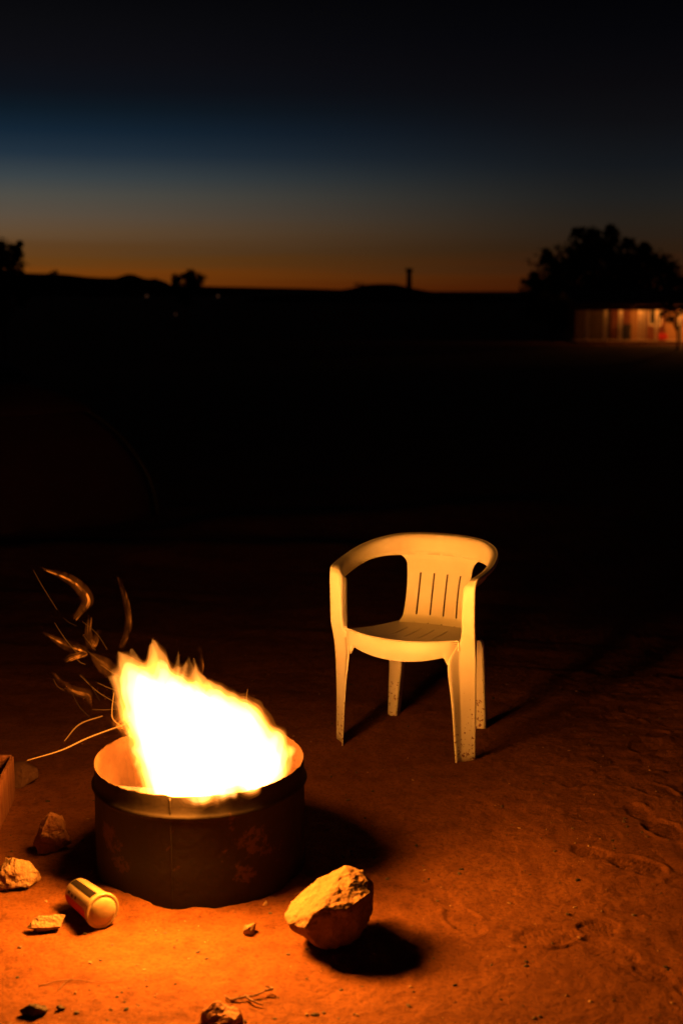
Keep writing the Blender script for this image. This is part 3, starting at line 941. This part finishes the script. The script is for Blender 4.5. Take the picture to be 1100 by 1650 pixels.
# ------------------------------------------------------------------ wooden crate at the left edge
def build_crate():
    x, y = -1.205, 3.80
    t = thing('wooden_crate', 'upright slatted wooden crate cut off by the left edge', 'crate', (x, y, hz(x, y)), math.radians(4))
    w, dp, h = .17, .15, .135
    rr = random.Random(3)
    n = 7
    def slat(fn, nm='slat'):
        b = bmesh.new(); fn(b); bmesh.ops.bevel(b, geom=b.edges[:], offset=.002, segments=1, affect='EDGES')
        obj(nm, b, M['wood'], t)
    for k in range(n):
        x0 = -w + 2 * w * k / n; x1 = -w + 2 * w * (k + 1) / n - .004
        e = rr.uniform(-.008, .006)
        slat(lambda b: box(b, x0, x1, -dp - .006 + rr.uniform(0, .003), -dp + .006, 0, h + e))
        slat(lambda b: box(b, x0, x1, dp - .006, dp + .006, 0, h + rr.uniform(-.008, .006)))
    for k in range(5):
        y0 = -dp + .008 + (2 * dp - .016) * k / 5; y1 = -dp + .008 + (2 * dp - .016) * (k + 1) / 5 - .004
        for s in (-1, 1):
            slat(lambda b: box(b, s * w - .006, s * w + .006, y0, y1, 0, h + rr.uniform(-.006, .006)))
    slat(lambda b: box(b, -w + .008, w - .008, -dp + .008, dp - .008, .01, .022), 'bottom_board')
    for s in (-1, 1):
        slat(lambda b: box(b, -w + .008, w - .008, s * (dp - .013) - .005, s * (dp - .013) + .005, h - .05, h - .02), 'rail')
    for k, (dx, an) in enumerate(((.02, .3), (-.06, -.2))):
        b = bmesh.new()
        tube(b, [(dx - .07, -.03 + .05 * k, .06), (dx, .0 + .05 * k, .10), (dx + .07, .02 + .05 * k, .148 - .02 * k)], [.024, .026, .022], 9, 3)
        o = obj('firewood', b, M['wood'], None, True)
        o.location = t.location; o.rotation_euler = t.rotation_euler
        tag(o, ['split stick of firewood poking up from the crate at the left edge', 'lower stick of firewood lying inside the crate at the left edge'][k], 'firewood', 'firewood in the crate')


build_crate()


# ------------------------------------------------------------------ fire drum (the cut-off end of a steel drum)
RIM = .315
dz0 = -.012
drum = thing('fire_drum', 'cut-down sooty steel drum with a blazing fire inside', 'fire drum', (DRUM[0], DRUM[1], 0))


def build_drum():
    H = RIM
    bm = bmesh.new()
    R = .289
    prof = [(R - .002, -.05), (R, -.045), (R, .02), (R, .12), (R, .243), (R + .003, .250), (R + .0075, .256), (R + .003, .262), (R, .268), (R - .001, .285), (R, H - .004), (R - .0004, H)]
    inner = [(R - .003, H - .001), (R - .003, .268), (R, .258), (R - .003, .25), (R - .003, .02)]
    rings = lathe(bm, prof + inner, 160)
    # uneven hacked edge and a few dents
    for v in bm.verts:
        a = math.atan2(v.co.y, v.co.x)
        if v.co.z > H - .012:
            v.co.z += .004 * mnoise.noise(Vector((math.cos(a) * 7, math.sin(a) * 7, 0))) + .003 * mnoise.noise(Vector((math.cos(a) * 26, math.sin(a) * 26, 4)))
        k = 1 + .010 * mnoise.noise(Vector((math.cos(a) * 1.8, math.sin(a) * 1.8, v.co.z * 3)))+ .004 * mnoise.noise(Vector((math.cos(a) * 5, math.sin(a) * 5, v.co.z * 9)))
        v.co.x *= k; v.co.y *= k
    n_out = len(prof)
    o = obj('drum_wall', bm, [M['drum'], M['steel_in']], drum, True)
    seg = 160
    for p in o.data.polygons:
        if p.index >= (n_out - 1) * seg:
            p.material_index = 1
    # welded seam down the front
    bm = bmesh.new()
    a = math.radians(-99)
    pts = []
    for z in np.linspace(-.02, H - .006, 16):
        k = 1 + .010 * mnoise.noise(Vector((math.cos(a) * 1.8, math.sin(a) * 1.8, z * 3))) + .004 * mnoise.noise(Vector((math.cos(a) * 5, math.sin(a) * 5, z * 9)))
        r = (R + (.0065 if .247 < z < .265 else .0005)) * k
        pts.append((r * math.cos(a), r * math.sin(a), z))
    tube(bm, pts, [.0022] * 3, 6, 2)
    obj('weld_seam', bm, M['drum'], drum, True)


build_drum()

# burning wood and ash in the drum
ash = bmesh.new()
lathe(ash, [(0, .125), (.12, .12), (.22, .10), (.284, .07), (.284, .05), (0, .05)], 40)
for v in ash.verts:
    v.co.z += .02 * mnoise.noise(v.co * 14)
a_ = obj('ash_bed', ash, M['char'], None, True); a_.location = drum.location
tag(a_, 'bed of ash and charcoal lying in the drum under the flames', 'ash')
for k, (p0, p1, r, lab) in enumerate((((-.235, -.085, .245), (.05, .02, .14), .020, 'burning log with a glowing end leaning on the left wall of the drum'),
                                      ((.2, -.1, .17), (-.1, .12, .15), .032, 'thick burning log lying low across the right of the drum'),
                                      ((-.02, -.2, .17), (.06, .17, .15), .028, 'burning log pointing from the front to the back of the drum'))):
    b = bmesh.new()
    tube(b, [p0, tuple((u + v) / 2 + .01 for u, v in zip(p0, p1)), p1], [r, r * 1.1, r], 10, 4)
    for v in b.verts:
        v.co += v.normal * .004 * mnoise.noise(v.co * 40)
    o = obj('log', b, M['char'], None, True); o.location = drum.location
    tag(o, lab, 'log', 'logs burning in the drum')
    b = bmesh.new()
    d = (Vector(p1) - Vector(p0)).normalized()
    s = Vector(p0) - d * .004
    tube(b, [s, s + d * .05], [r * .6, r * 1.03], 9, 1)
    for v in b.verts:
        v.co += Vector((mnoise.noise(v.co * 90), mnoise.noise(v.co * 90 + Vector((3, 0, 0))), 0)) * .004
    obj('ember_end', b, M['ember'], o, True)


# ------------------------------------------------------------------ the fire itself
def fl(a, b, dy):
    """point in the fire's own frame: a, b in 1/583 m right of / below the rim centre, dy metres behind it"""
    return ((a - 321) / 583.0, dy, (1226 - b - 208 * dy) / 545.0)


fire = thing('fire', 'bright wind-blown flames leaping out of the steel drum', 'fire', (DRUM[0], DRUM[1], RIM))


def build_fire():
    T = [
        ([(300, 1275, -.05), (262, 1200, -.05), (222, 1120, -.05), (184, 1090, -.06)], [.105, .085, .045, .004]),
        ([(310, 1270, -.10), (270, 1180, -.08), (222, 1100, -.05), (196, 1058, -.05)], [.11, .09, .040, .003]),
        ([(300, 1250, .00), (262, 1160, 0), (236, 1105, 0), (238, 1066, 0)], [.10, .08, .035, .003]),
        ([(330, 1270, 0), (290, 1160, 0), (266, 1095, 0), (252, 1044, 0)], [.12, .085, .034, .003]),
        ([(330, 1270, .06), (282, 1160, .06), (276, 1110, .06), (284, 1078, .06)], [.10, .075, .03, .003]),
        ([(350, 1265, .05), (318, 1165, .05), (290, 1110, .05), (303, 1068, .05)], [.12, .080, .028, .003]),
        ([(370, 1260, 0), (350, 1180, 0), (322, 1125, 0), (318, 1078, 0)], [.11, .075, .025, .003]),
        ([(380, 1260, -.05), (372, 1180, -.05), (348, 1135, -.05), (338, 1108, -.05)], [.10, .075, .034, .004]),
        ([(390, 1260, -.05), (398, 1185, -.05), (378, 1145, -.05), (352, 1118, -.05)], [.10, .065, .032, .004]),
        ([(410, 1255, -.05), (418, 1205, -.05), (408, 1172, -.05), (384, 1146, -.05)], [.09, .055, .026, .003]),
        ([(405, 1255, -.06), (438, 1210, -.06), (446, 1190, -.06), (420, 1166, -.06)], [.09, .045, .022, .003]),
        ([(400, 1260, -.10), (448, 1228, -.10), (482, 1217, -.08)], [.085, .045, .006]),
        ([(400, 1265, -.12), (450, 1240, -.12), (474, 1232, -.12)], [.075, .038, .006]),
        ([(250, 1255, -.06), (330, 1265, -.12), (430, 1252, -.10)], [.045, .085, .05]),
        ([(290, 1240, -.15), (330, 1240, -.15), (390, 1240, -.15)], [.07, .09, .06]),
        ([(300, 1262, -.04), (246, 1198, -.05), (212, 1160, -.05), (196, 1138, -.05)], [.09, .055, .030, .004]),
        ([(290, 1268, -.06), (250, 1232, -.06), (222, 1214, -.06), (206, 1206, -.06)], [.07, .045, .020, .004]),
        # tongues licking over the front edge
        ([(300, 1262, -.20), (335, 1278, -.285), (352, 1287, -.315), (326, 1291, -.318)], [.045, .030, .016, .002]),
        ([(360, 1262, -.20), (372, 1276, -.275), (392, 1282, -.30), (378, 1286, -.305)], [.04, .022, .008, .002]),
        ([(400, 1256, -.19), (412, 1268, -.255), (428, 1268, -.27), (408, 1279, -.285)], [.04, .020, .009, .002]),
    ]
    # nested sheets of burning gas: a faint outer glow, the orange mantle, the white-hot heart
    hot = (1.0, .34, .072)
    rt = random.Random(12)
    thin = []
    for x0, y0, x1, y1 in ((222, 1110, 194, 1056), (205, 1115, 180, 1092), (232, 1105, 222, 1062), (246, 1100, 250, 1040), (262, 1100, 256, 1052), (276, 1110, 272, 1070), (290, 1112, 300, 1060), (306, 1120, 308, 1072),
                           (318, 1125, 322, 1074), (338, 1135, 330, 1098), (362, 1150, 346, 1112), (392, 1170, 368, 1130), (420, 1185, 398, 1152), (446, 1205, 424, 1172), (470, 1222, 452, 1196), (205, 1150, 188, 1128),
                           (214, 1180, 196, 1170), (224, 1215, 204, 1196), (212, 1130, 186, 1112), (226, 1236, 210, 1224), (216, 1168, 186, 1146), (222, 1192, 198, 1186), (232, 1250, 216, 1240)):
        dy = rt.uniform(-.12, .06)
        bx = rt.uniform(-7, 7)
        thin.append(([(x0, y0, dy), (x0 * .5 + x1 * .5 + bx, y0 * .5 + y1 * .5, dy), (x1, y1, dy)], [.022, rt.uniform(.007, .012), .0015]))
    for nm, grow_, strength, lo, hi, fl0, rag, col in (('flame_fringe', .022, 4.5, .42, .64, .05, .018, (1, .22, .016)), ('flame_mantle', .010, 15, .42, .62, .08, .016, (1, .25, .022)), ('flame_veil', .001, 42, .36, .60, .12, .014, (1, .29, .035)),
                                                  ('flame', -.010, 80, .30, .55, .15, .014, hot), ('flame_heart', -.025, 115, .2, .4, .6, .008, hot)):
        bm = bmesh.new()
        for pts, rad in (T + thin if -.01 < grow_ < .02 else T):
            rr = [max(r + grow_ * min(1, .12 + r / .05), .0030 if grow_ > -.001 else .001) for r in rad]
            pp = [Vector(fl(*p)) for p in pts]
            if grow_ < 0:   # the hot inside stops short of the tips
                k = .45 if grow_ > -.02 else .85
                pp[-1] = pp[-1].lerp(pp[-2], k)
            tube(bm, pp, rr, 10, 5)
        me = remesh(bm, .0065)
        co = np.empty(len(me.vertices) * 3); me.vertices.foreach_get('co', co)
        no = np.empty(len(me.vertices) * 3); me.vertices.foreach_get('normal', no)
        co = co.reshape(-1, 3); no = no.reshape(-1, 3)
        for i in range(len(co)):
            p = co[i]
            co[i] += no[i] * rag * (mnoise.noise(Vector((p[0] * 16, p[1] * 16, p[2] * 6))) + .7 * mnoise.noise(Vector((p[0] * 42 + 4, p[1] * 42, p[2] * 11))))
        me.vertices.foreach_set('co', co.ravel()); me.update()
        b2 = bmesh.new(); b2.from_mesh(me); bpy.data.meshes.remove(me)
        me = remesh(b2, .0055)          # closes any fold left by the ragged displacement
        me.name = nm
        link_mesh(nm, me, flame_mat(nm, strength, (15, 15, 4), lo, hi, fl0, col), fire, True)
    W = [
        ([(84, 938, 0), (118, 950, 0), (142, 968, 0), (150, 988, 0), (128, 1012, 0)], [.002, .009, .012, .012, .003], 55),
        ([(200, 950, 0), (212, 990, 0), (214, 1025, 0), (200, 1058, 0)], [.002, .006, .008, .003], 28),
        ([(80, 1035, 0), (112, 1052, 0), (142, 1064, 0), (122, 1072, 0), (110, 1078, 0)], [.002, .010, .011, .008, .002], 40),
        ([(152, 1010, 0), (150, 1035, 0), (156, 1054, 0), (166, 1030, 0)], [.002, .008, .009, .002], 24),
        ([(90, 1095, 0), (120, 1122, 0), (146, 1130, 0), (148, 1146, 0)], [.002, .008, .011, .002], 30),
        ([(150, 1065, 0), (175, 1085, 0), (205, 1112, 0)], [.003, .016, .01], 9),
        ([(322, 1052, .05), (326, 1080, .05), (322, 1112, .05)], [.001, .005, .004], 26),
        ([(228, 1160, -.05), (205, 1170, -.05), (196, 1180, -.05), (222, 1186, -.05)], [.03, .015, .009, .02], 40),
    ]
    strand = [flame_mat('wisp_strand', q, (38, 38, 16), .42, .70, .04) for q in (420, 180, 75, 32, 13)]
    veil = flame_mat('wisp_veil', 3.2, (45, 45, 12), .36, .66, .05)
    for k, (pts, rad, st) in enumerate(W):
        pp = [Vector(fl(*p)) for p in pts]
        b = bmesh.new()
        tube(b, [p + Vector((-.004, 0, .003)) for p in pp], [r * 1.5 for r in rad], 14, 8)
        w = obj('flame_wisp', b, veil, fire, True)
        lvl = 0 if st > 35 else (1 if st > 22 else 2)
        for q in range(5):
            f = (q - 1) * max(rad) * .42
            off = Vector((-.75 * f, rt.uniform(-.01, .01), .55 * f))
            mid = len(pp) // 2
            path = [p + off * (1 if i else 1.2) + Vector((rt.uniform(-.002, .002), 0, rt.uniform(-.002, .002))) for i, p in enumerate(pp)]
            b = bmesh.new()
            n_ = len(path)
            tube(b, path, [.0006 + max(rad) * (.20 - .012 * q) * math.sin(math.pi * (i + .3) / (n_ - .4)) for i in range(n_)], 8, 8)
            obj('wisp_strand', b, strand[min(4, lvl + (q if q else 1))], w, True)
    S = [
        ([(50, 1232, -.05), (105, 1216, -.05), (150, 1196, -.05), (215, 1173, -.05)], .0020, 1.5),
        ([(110, 1202, -.05), (135, 1176, -.05), (172, 1163, -.05)], .0018, .7),
        ([(65, 938, 0), (78, 962, 0), (100, 998, 0)], .0011, .10),
        ([(166, 1082, 0), (190, 1098, 0), (206, 1106, 0)], .0012, .35),
        ([(132, 1098, 0), (160, 1124, 0), (190, 1142, 0)], .0012, .28),
        ([(150, 1152, 0), (175, 1152, 0), (205, 1150, 0)], .0011, .25),
        ([(188, 1126, -.02), (184, 1155, -.02), (186, 1168, -.02), (200, 1180, -.02)], .0018, 1.2),
        ([(400, 1120, 0), (398, 1135, 0), (402, 1150, 0)], .0014, .5),
        ([(160, 1110, 0), (178, 1118, 0), (196, 1124, 0)], .0011, .3),
        ([(145, 1060, 0), (170, 1080, 0), (192, 1098, 0)], .0010, .18),
    ]
    rs = random.Random(5)
    for k in range(8):      # fine sparks blown off to the left
        x0 = rs.uniform(75, 170); y0 = rs.uniform(985, 1135); ln = rs.uniform(18, 60)
        a_ = rs.uniform(.5, 1.0); bow = rs.uniform(-8, 8)
        S.append(([(x0, y0, 0), (x0 + ln * .5 * math.cos(a_) + bow * .4, y0 + ln * .5 * math.sin(a_) - bow * .4, 0), (x0 + ln * math.cos(a_), y0 + ln * math.sin(a_), 0)], rs.uniform(.0007, .0013), rs.uniform(.04, .22)))
    for pts, r, st in S:
        b = bmesh.new()
        tube(b, [fl(*p) for p in pts], [r * .5, r, r * .8], 6, 6)
        obj('glowing_spark', b, emit('spark_glow', (1, .23, .016), st), fire, True)
    # the light the flames give off
    for (x, y, z, p, s) in ((-.01, -.278, .105, .55, .075), (-.02, -.235, .215, .36, .085), (-.08, -.02, .38, .13, .09)):
        L = bpy.data.lights.new('fire_light', 'POINT'); L.energy = FIRE_POWER * p; L.color = FIRE_COLOR; L.shadow_soft_size = s
        o = bpy.data.objects.new('fire_light', L); C.objects.link(o); o.parent = fire; o.location = (x, y, z)


build_fire()


# ------------------------------------------------------------------ white plastic armchair
def build_chair():
    loc = (.205, 4.342, 0)
    t = thing('garden_chair', 'white plastic garden armchair facing the fire drum', 'chair', loc, math.radians(-24.3))
    m = M['chair']

    def shell(o, th=.0042, off=0.0):
        s = o.modifiers.new('thickness', 'SOLIDIFY'); s.thickness = th; s.offset = off
        if o.name != 'whole':
            dgx = bpy.context.evaluated_depsgraph_get()
            nm = bpy.data.meshes.new_from_object(o.evaluated_get(dgx))
            nm.set_sharp_from_angle(angle=math.radians(38))
            nm.name = o.data.name
            o.modifiers.clear(); o.data = nm
        return o
    V = Vector
    # corner path of the L-shaped rim / arm / front leg, its lip, its skirt and its turned-down edge
    Q = [V(p) for p in [(0, .408, .702), (.08, .400, .701), (.148, .374, .697), (.196, .328, .688), (.226, .268, .677), (.241, .20, .665), (.245, .13, .653), (.240, .062, .645), (.233, .022, .640),
                        (.226, -.004, .628), (.2225, -.013, .600), (.221, -.011, .52), (.220, -.006, .45), (.213, 0, .405), (.2085, .004, .345), (.214, .004, .2), (.224, .004, -.01)]]
    lw = [.022, .022, .023, .025, .027, .028, .030, .032, .035, .038, .040, .0405, .042, .046, .050, .046, .035]
    sw = [.074, .074, .073, .063, .056, .052, .050, .048, .046, .044, .040, .036, .033]
    L, S, B = [], [], []
    for i, q in enumerate(Q):
        a = Q[max(i - 1, 0)]; b = Q[min(i + 1, len(Q) - 1)]
        if i <= 8:
            tt = (b - a); tt.z = 0; tt.normalize()
            if i == 0:
                tt = V((1, 0, 0))
            n = V((-tt.y, tt.x, 0))
            L.append(q + n * lw[i] + V((0, 0, -.002)))
            lean = .10 if i < 4 else .04
            S.append(q + V((0, 0, -sw[i])) + (-n) * (sw[i] * lean))
            B.append(V((0, 0, -.008)))
        elif i == 9:
            L.append(q + V((lw[i], .002, 0))); S.append(q + V((-.002, .030, -.034))); B.append(V((0, .008, -.008)))
        elif i <= 12:
            L.append(q + V((lw[i], .004, 0))); S.append(q + V((-.004, sw[i], -.002 if i > 10 else -.008))); B.append(V((-.002, .022, 0)))
        elif i == 13:
            L.append(q + V((.047, .009, 0))); S.append(q + V((-.012, -.008, 0))); B.append(V((-.003, .026, 0)))
        else:
            k = {14: (-.026, -.036), 15: (-.016, -.034), 16: (-.012, -.026)}[i]
            o2 = {14: (.050, .020), 15: (.043, .030), 16: (.035, .033)}[i]
            L.append(q + V((o2[0], o2[1], 0))); S.append(q + V((k[0], k[1], 0))); B.append(V((-.006, .022, 0)))
    sub = 6
    Qs, Ls, Ss, Bs = (catmull(v, sub) for v in (Q, L, S, B))

    rows_def = [(k, -1) for k in range(16 * sub, 0, -1)] + [(k, 1) for k in range(0, 16 * sub + 1)]
    bm = bmesh.new()
    rows = []
    for k, sgn in rows_def:
        q, l, s_, b_ = Qs[k], Ls[k], Ss[k], Bs[k]
        dl = (l - q); ds = (s_ - q)
        dln, dsn = dl.normalized(), ds.normalized()
        f = min(1.0, max(0.0, (11 * sub - k) / (2.0 * sub)))       # generous roll on the rim and arms, tight corner on the legs
        rl = min(.006 + .016 * f, dl.length * .7); rs = min(.006 + .022 * f, ds.length * .7)
        A0, A1 = q + dsn * rs, q + dln * rl
        arc = [A0 * (1 - u) ** 2 + q * 2 * u * (1 - u) + A1 * u * u for u in (0, .17, .34, .5, .66, .83, 1)]
        lift = V((0, 0, .0035)) * f
        e = l - dln * .004
        pts = [s_, q + ds * (.65 + .35 * rs / max(ds.length, 1e-4))] + arc + [e * .5 + A1 * .5, e, l - dln * .0015 + lift, l + dln * .0012 + lift * .8, l + b_ * .3 + dln * .0014, l + b_ + dln * .001]
        rows.append([bm.verts.new((p.x * sgn, p.y, p.z)) for p in pts])
    for A, Bq in zip(rows, rows[1:]):
        for j in range(len(A) - 1):
            bm.faces.new((A[j], A[j + 1], Bq[j + 1], Bq[j]))
    lay = bm.faces.layers.int.new('piece')
    per = len(rows[0]) - 1
    bm.faces.ensure_lookup_table()
    for i, f in enumerate(bm.faces):
        k, sgn = rows_def[min(i // per, len(rows_def) - 1)]
        if k >= 10 * sub + 3:
            f[lay] = 3 if sgn < 0 else 4
        elif k >= 3 * sub:
            f[lay] = 1 if sgn < 0 else 2
        else:
            f[lay] = 0
    # one moulding: thicken it whole, then part it with the shared normals kept so no joint shows
    whole = shell(obj('whole', bm, None, None, True), .0042, 0)
    dg = bpy.context.evaluated_depsgraph_get()
    wm = bpy.data.meshes.new_from_object(whole.evaluated_get(dg))
    bpy.data.objects.remove(whole)
    wv = np.empty(len(wm.vertices) * 3); wm.vertices.foreach_get('co', wv); wv = wv.reshape(-1, 3)
    wn_ = np.empty(len(wm.vertices) * 3); wm.vertices.foreach_get('normal', wn_); wn_ = wn_.reshape(-1, 3)
    lab = np.empty(len(wm.polygons), dtype=np.int32); wm.attributes['piece'].data.foreach_get('value', lab)
    polys = [tuple(p.vertices) for p in wm.polygons]
    for pi, nm in enumerate(('back_band', 'armrest', 'armrest', 'leg', 'leg')):
        F = [polys[i] for i in range(len(polys)) if lab[i] == pi]
        used = sorted({v for f in F for v in f}); mp_ = {v: i for i, v in enumerate(used)}
        me = bpy.data.meshes.new(nm)
        me.from_pydata(wv[used].tolist(), [], [tuple(mp_[v] for v in f) for f in F])
        o = link_mesh(nm, me, m, t, True)
        me.normals_split_custom_set_from_vertices([tuple(x) for x in wn_[used]])
    bpy.data.meshes.remove(wm)
    # back panel with four slots
    bm = bmesh.new()
    zt, zb = .635, .372
    zs = np.linspace(zb, zt, 75)
    slots = [-.078, -.027, .024, .075]
    def halfw(z):
        b = .122 + .006 * ((z - .5) / .1) ** 2
        r = .050
        if z > zt - r:
            d = min(1, (z - (zt - r)) / (r - .004))
            b += .045 * (1 - math.sqrt(max(0, 1 - d * d)))
        rb = .035
        if z < zb + rb:
            d = 1 - (z - zb) / rb
            b += .022 * (1 - math.sqrt(max(0, 1 - d * d)))
        return b
    rows = []
    for z in zs:
        hw = halfw(z)
        k = (z - .44) / (.61 - .44)
        edge = []
        for c in slots:
            bow = .006 * (c / .078) * ((z - .485) / .075) ** 2 if c > 0 else 0
            tilt = (z - .485) * (.045 + .0 * c)
            cc = c + tilt * .6 + bow * .5
            edge += [cc - .0032, cc + .0032]
        cols = [-hw, -hw * .9, -hw * .8] + [edge[0]] + [edge[1]] + [(edge[1] + edge[2]) / 2] + [edge[2], edge[3]] + [(edge[3] + edge[4]) / 2] + [edge[4], edge[5]] + [(edge[5] + edge[6]) / 2] + [edge[6], edge[7]] + [hw * .8, hw * .9, hw]
        wc = .352 + .0485 * min(1, max(0, (z - .372) / .24)) ** .9
        if z < .41:
            wc -= .022 * ((.41 - z) / .038) ** 2
        rows.append([bm.verts.new((u, wc - 1.25 * u * u * (1 if abs(u) < .13 else 1), z)) for u in cols])
    slotcols = {3, 6, 9, 12}
    for r in range(len(rows) - 1):
        for c in range(len(rows[0]) - 1):
            zc = (zs[r] + zs[r + 1]) / 2
            if c in slotcols and .408 < zc < .562:
                continue
            if c in slotcols and zc < .3815:
                continue
            bm.faces.new((rows[r][c], rows[r][c + 1], rows[r + 1][c + 1], rows[r + 1][c]))
    shell(obj('backrest', bm, m, t, True), .0042, 0)
    # seat
    bm = bmesh.new()
    nv = 40
    rows = []
    sc = [-.080, -.027, .026, .079]
    for j in range(nv + 1):
        v = j / nv
        hw = .205 - .062 * v ** 1.3 + .014 * math.sin(math.pi * v)
        edge = []
        for c in sc:
            c2 = c * (1 - .05 * v)
            edge += [c2 - .0022, c2 + .0022]
        cols = [-hw - .007, -hw - .006, -hw, -hw * .93, -hw * .75, -hw * .55] + [edge[0], edge[1], (edge[1] + edge[2]) / 2, edge[2], edge[3], (edge[3] + edge[4]) / 2, edge[4], edge[5], (edge[5] + edge[6]) / 2, edge[6], edge[7]] + [hw * .55, hw * .75, hw * .93, hw, hw + .006, hw + .007]
        row = []
        for ci, u in enumerate(cols):
            uu = min(abs(u), hw)
            wf = -.050 * (1 - (uu / .212) ** 2.6) - .002
            w = wf + (v ** 1.0) * (.342 - 1.0 * uu * uu * .4 - wf)
            z = .414 - .034 * v - .010 * math.sin(math.pi * v) + .28 * uu * uu * (1 - .6 * v) + (.004 * math.exp(-((v - .01) / .02) ** 2))
            if ci in (0, len(cols) - 1):
                z -= .036
            elif ci in (1, len(cols) - 2):
                z -= .006
            row.append(bm.verts.new((u, w, z)))
        rows.append(row)
    scol = {6, 9, 12, 15}
    for j in range(nv):
        v = (j + .5) / nv
        for c in range(len(rows[0]) - 1):
            if c in scol and (.34 < v < .80):
                continue
            bm.faces.new((rows[j][c], rows[j][c + 1], rows[j + 1][c + 1], rows[j + 1][c]))
    shell(obj('seat', bm, m, t, True), .004, -1)
    # apron below the front of the seat
    bm = bmesh.new()
    rows = []
    us = np.linspace(-.214, .214, 81)
    for u in us:
        a = abs(u)
        wf = -.050 * (1 - (min(a, .212) / .212) ** 2.6) - .002
        zt_ = .4135 + .28 * min(a, .205) ** 2
        zb_ = .348 + .024 * (min(a, .165) / .165) ** 2
        if a > .160:
            zb_ -= .030 * min(1, (a - .160) / .018) ** 2
        if a > .19:
            zb_ += .03 * (a - .19) / .024
        prof = [(wf + .004, zt_ + .002), (wf, zt_ + .0042), (wf - .0035, zt_ + .001), (wf - .003, zt_ - .004), (wf - .006, zt_ - .012), (wf - .0085, zt_ * .55 + zb_ * .45), (wf - .0075, zt_ * .2 + zb_ * .8), (wf - .003, zb_), (wf + .004, zb_ - .001)]
        sk = min(1, max(0, (a - .180) / .034)); sk = sk * sk * (3 - 2 * sk)
        rows.append([bm.verts.new((u, w + .0135 * sk, z - .012 * sk * (z > zt_ - .01))) for w, z in prof])
    for A, Bq in zip(rows, rows[1:]):
        for j in range(len(A) - 1):
            bm.faces.new((A[j], Bq[j], Bq[j + 1], A[j + 1]))
    shell(obj('apron', bm, m, t, True), .0035, 0)
    # back legs: L-shaped, front plate and a side flange
    for sd in (-1, 1):
        bm = bmesh.new()
        rows = []
        for z, uo, ui, w in ((-.01, .192, .160, .352), (.08, .189, .152, .350), (.17, .186, .143, .348), (.26, .183, .134, .344), (.315, .181, .128, .341), (.331, .177, .127, .340), (.339, .169, .127, .339)):
            pts = [(ui + .004, w + .045), (ui, w + .04), (ui - .001, w + .004), (ui + .003, w), (ui * .5 + uo * .5, w - .001), (uo - .003, w), (uo, w + .004), (uo - .001, w + .022)]
            rows.append([bm.verts.new((u * sd, ww, z)) for u, ww in pts])
        for A, Bq in zip(rows, rows[1:]):
            for j in range(len(A) - 1):
                bm.faces.new((A[j], A[j + 1], Bq[j + 1], Bq[j]))
        shell(obj('leg', bm, m, t, True))


build_chair()
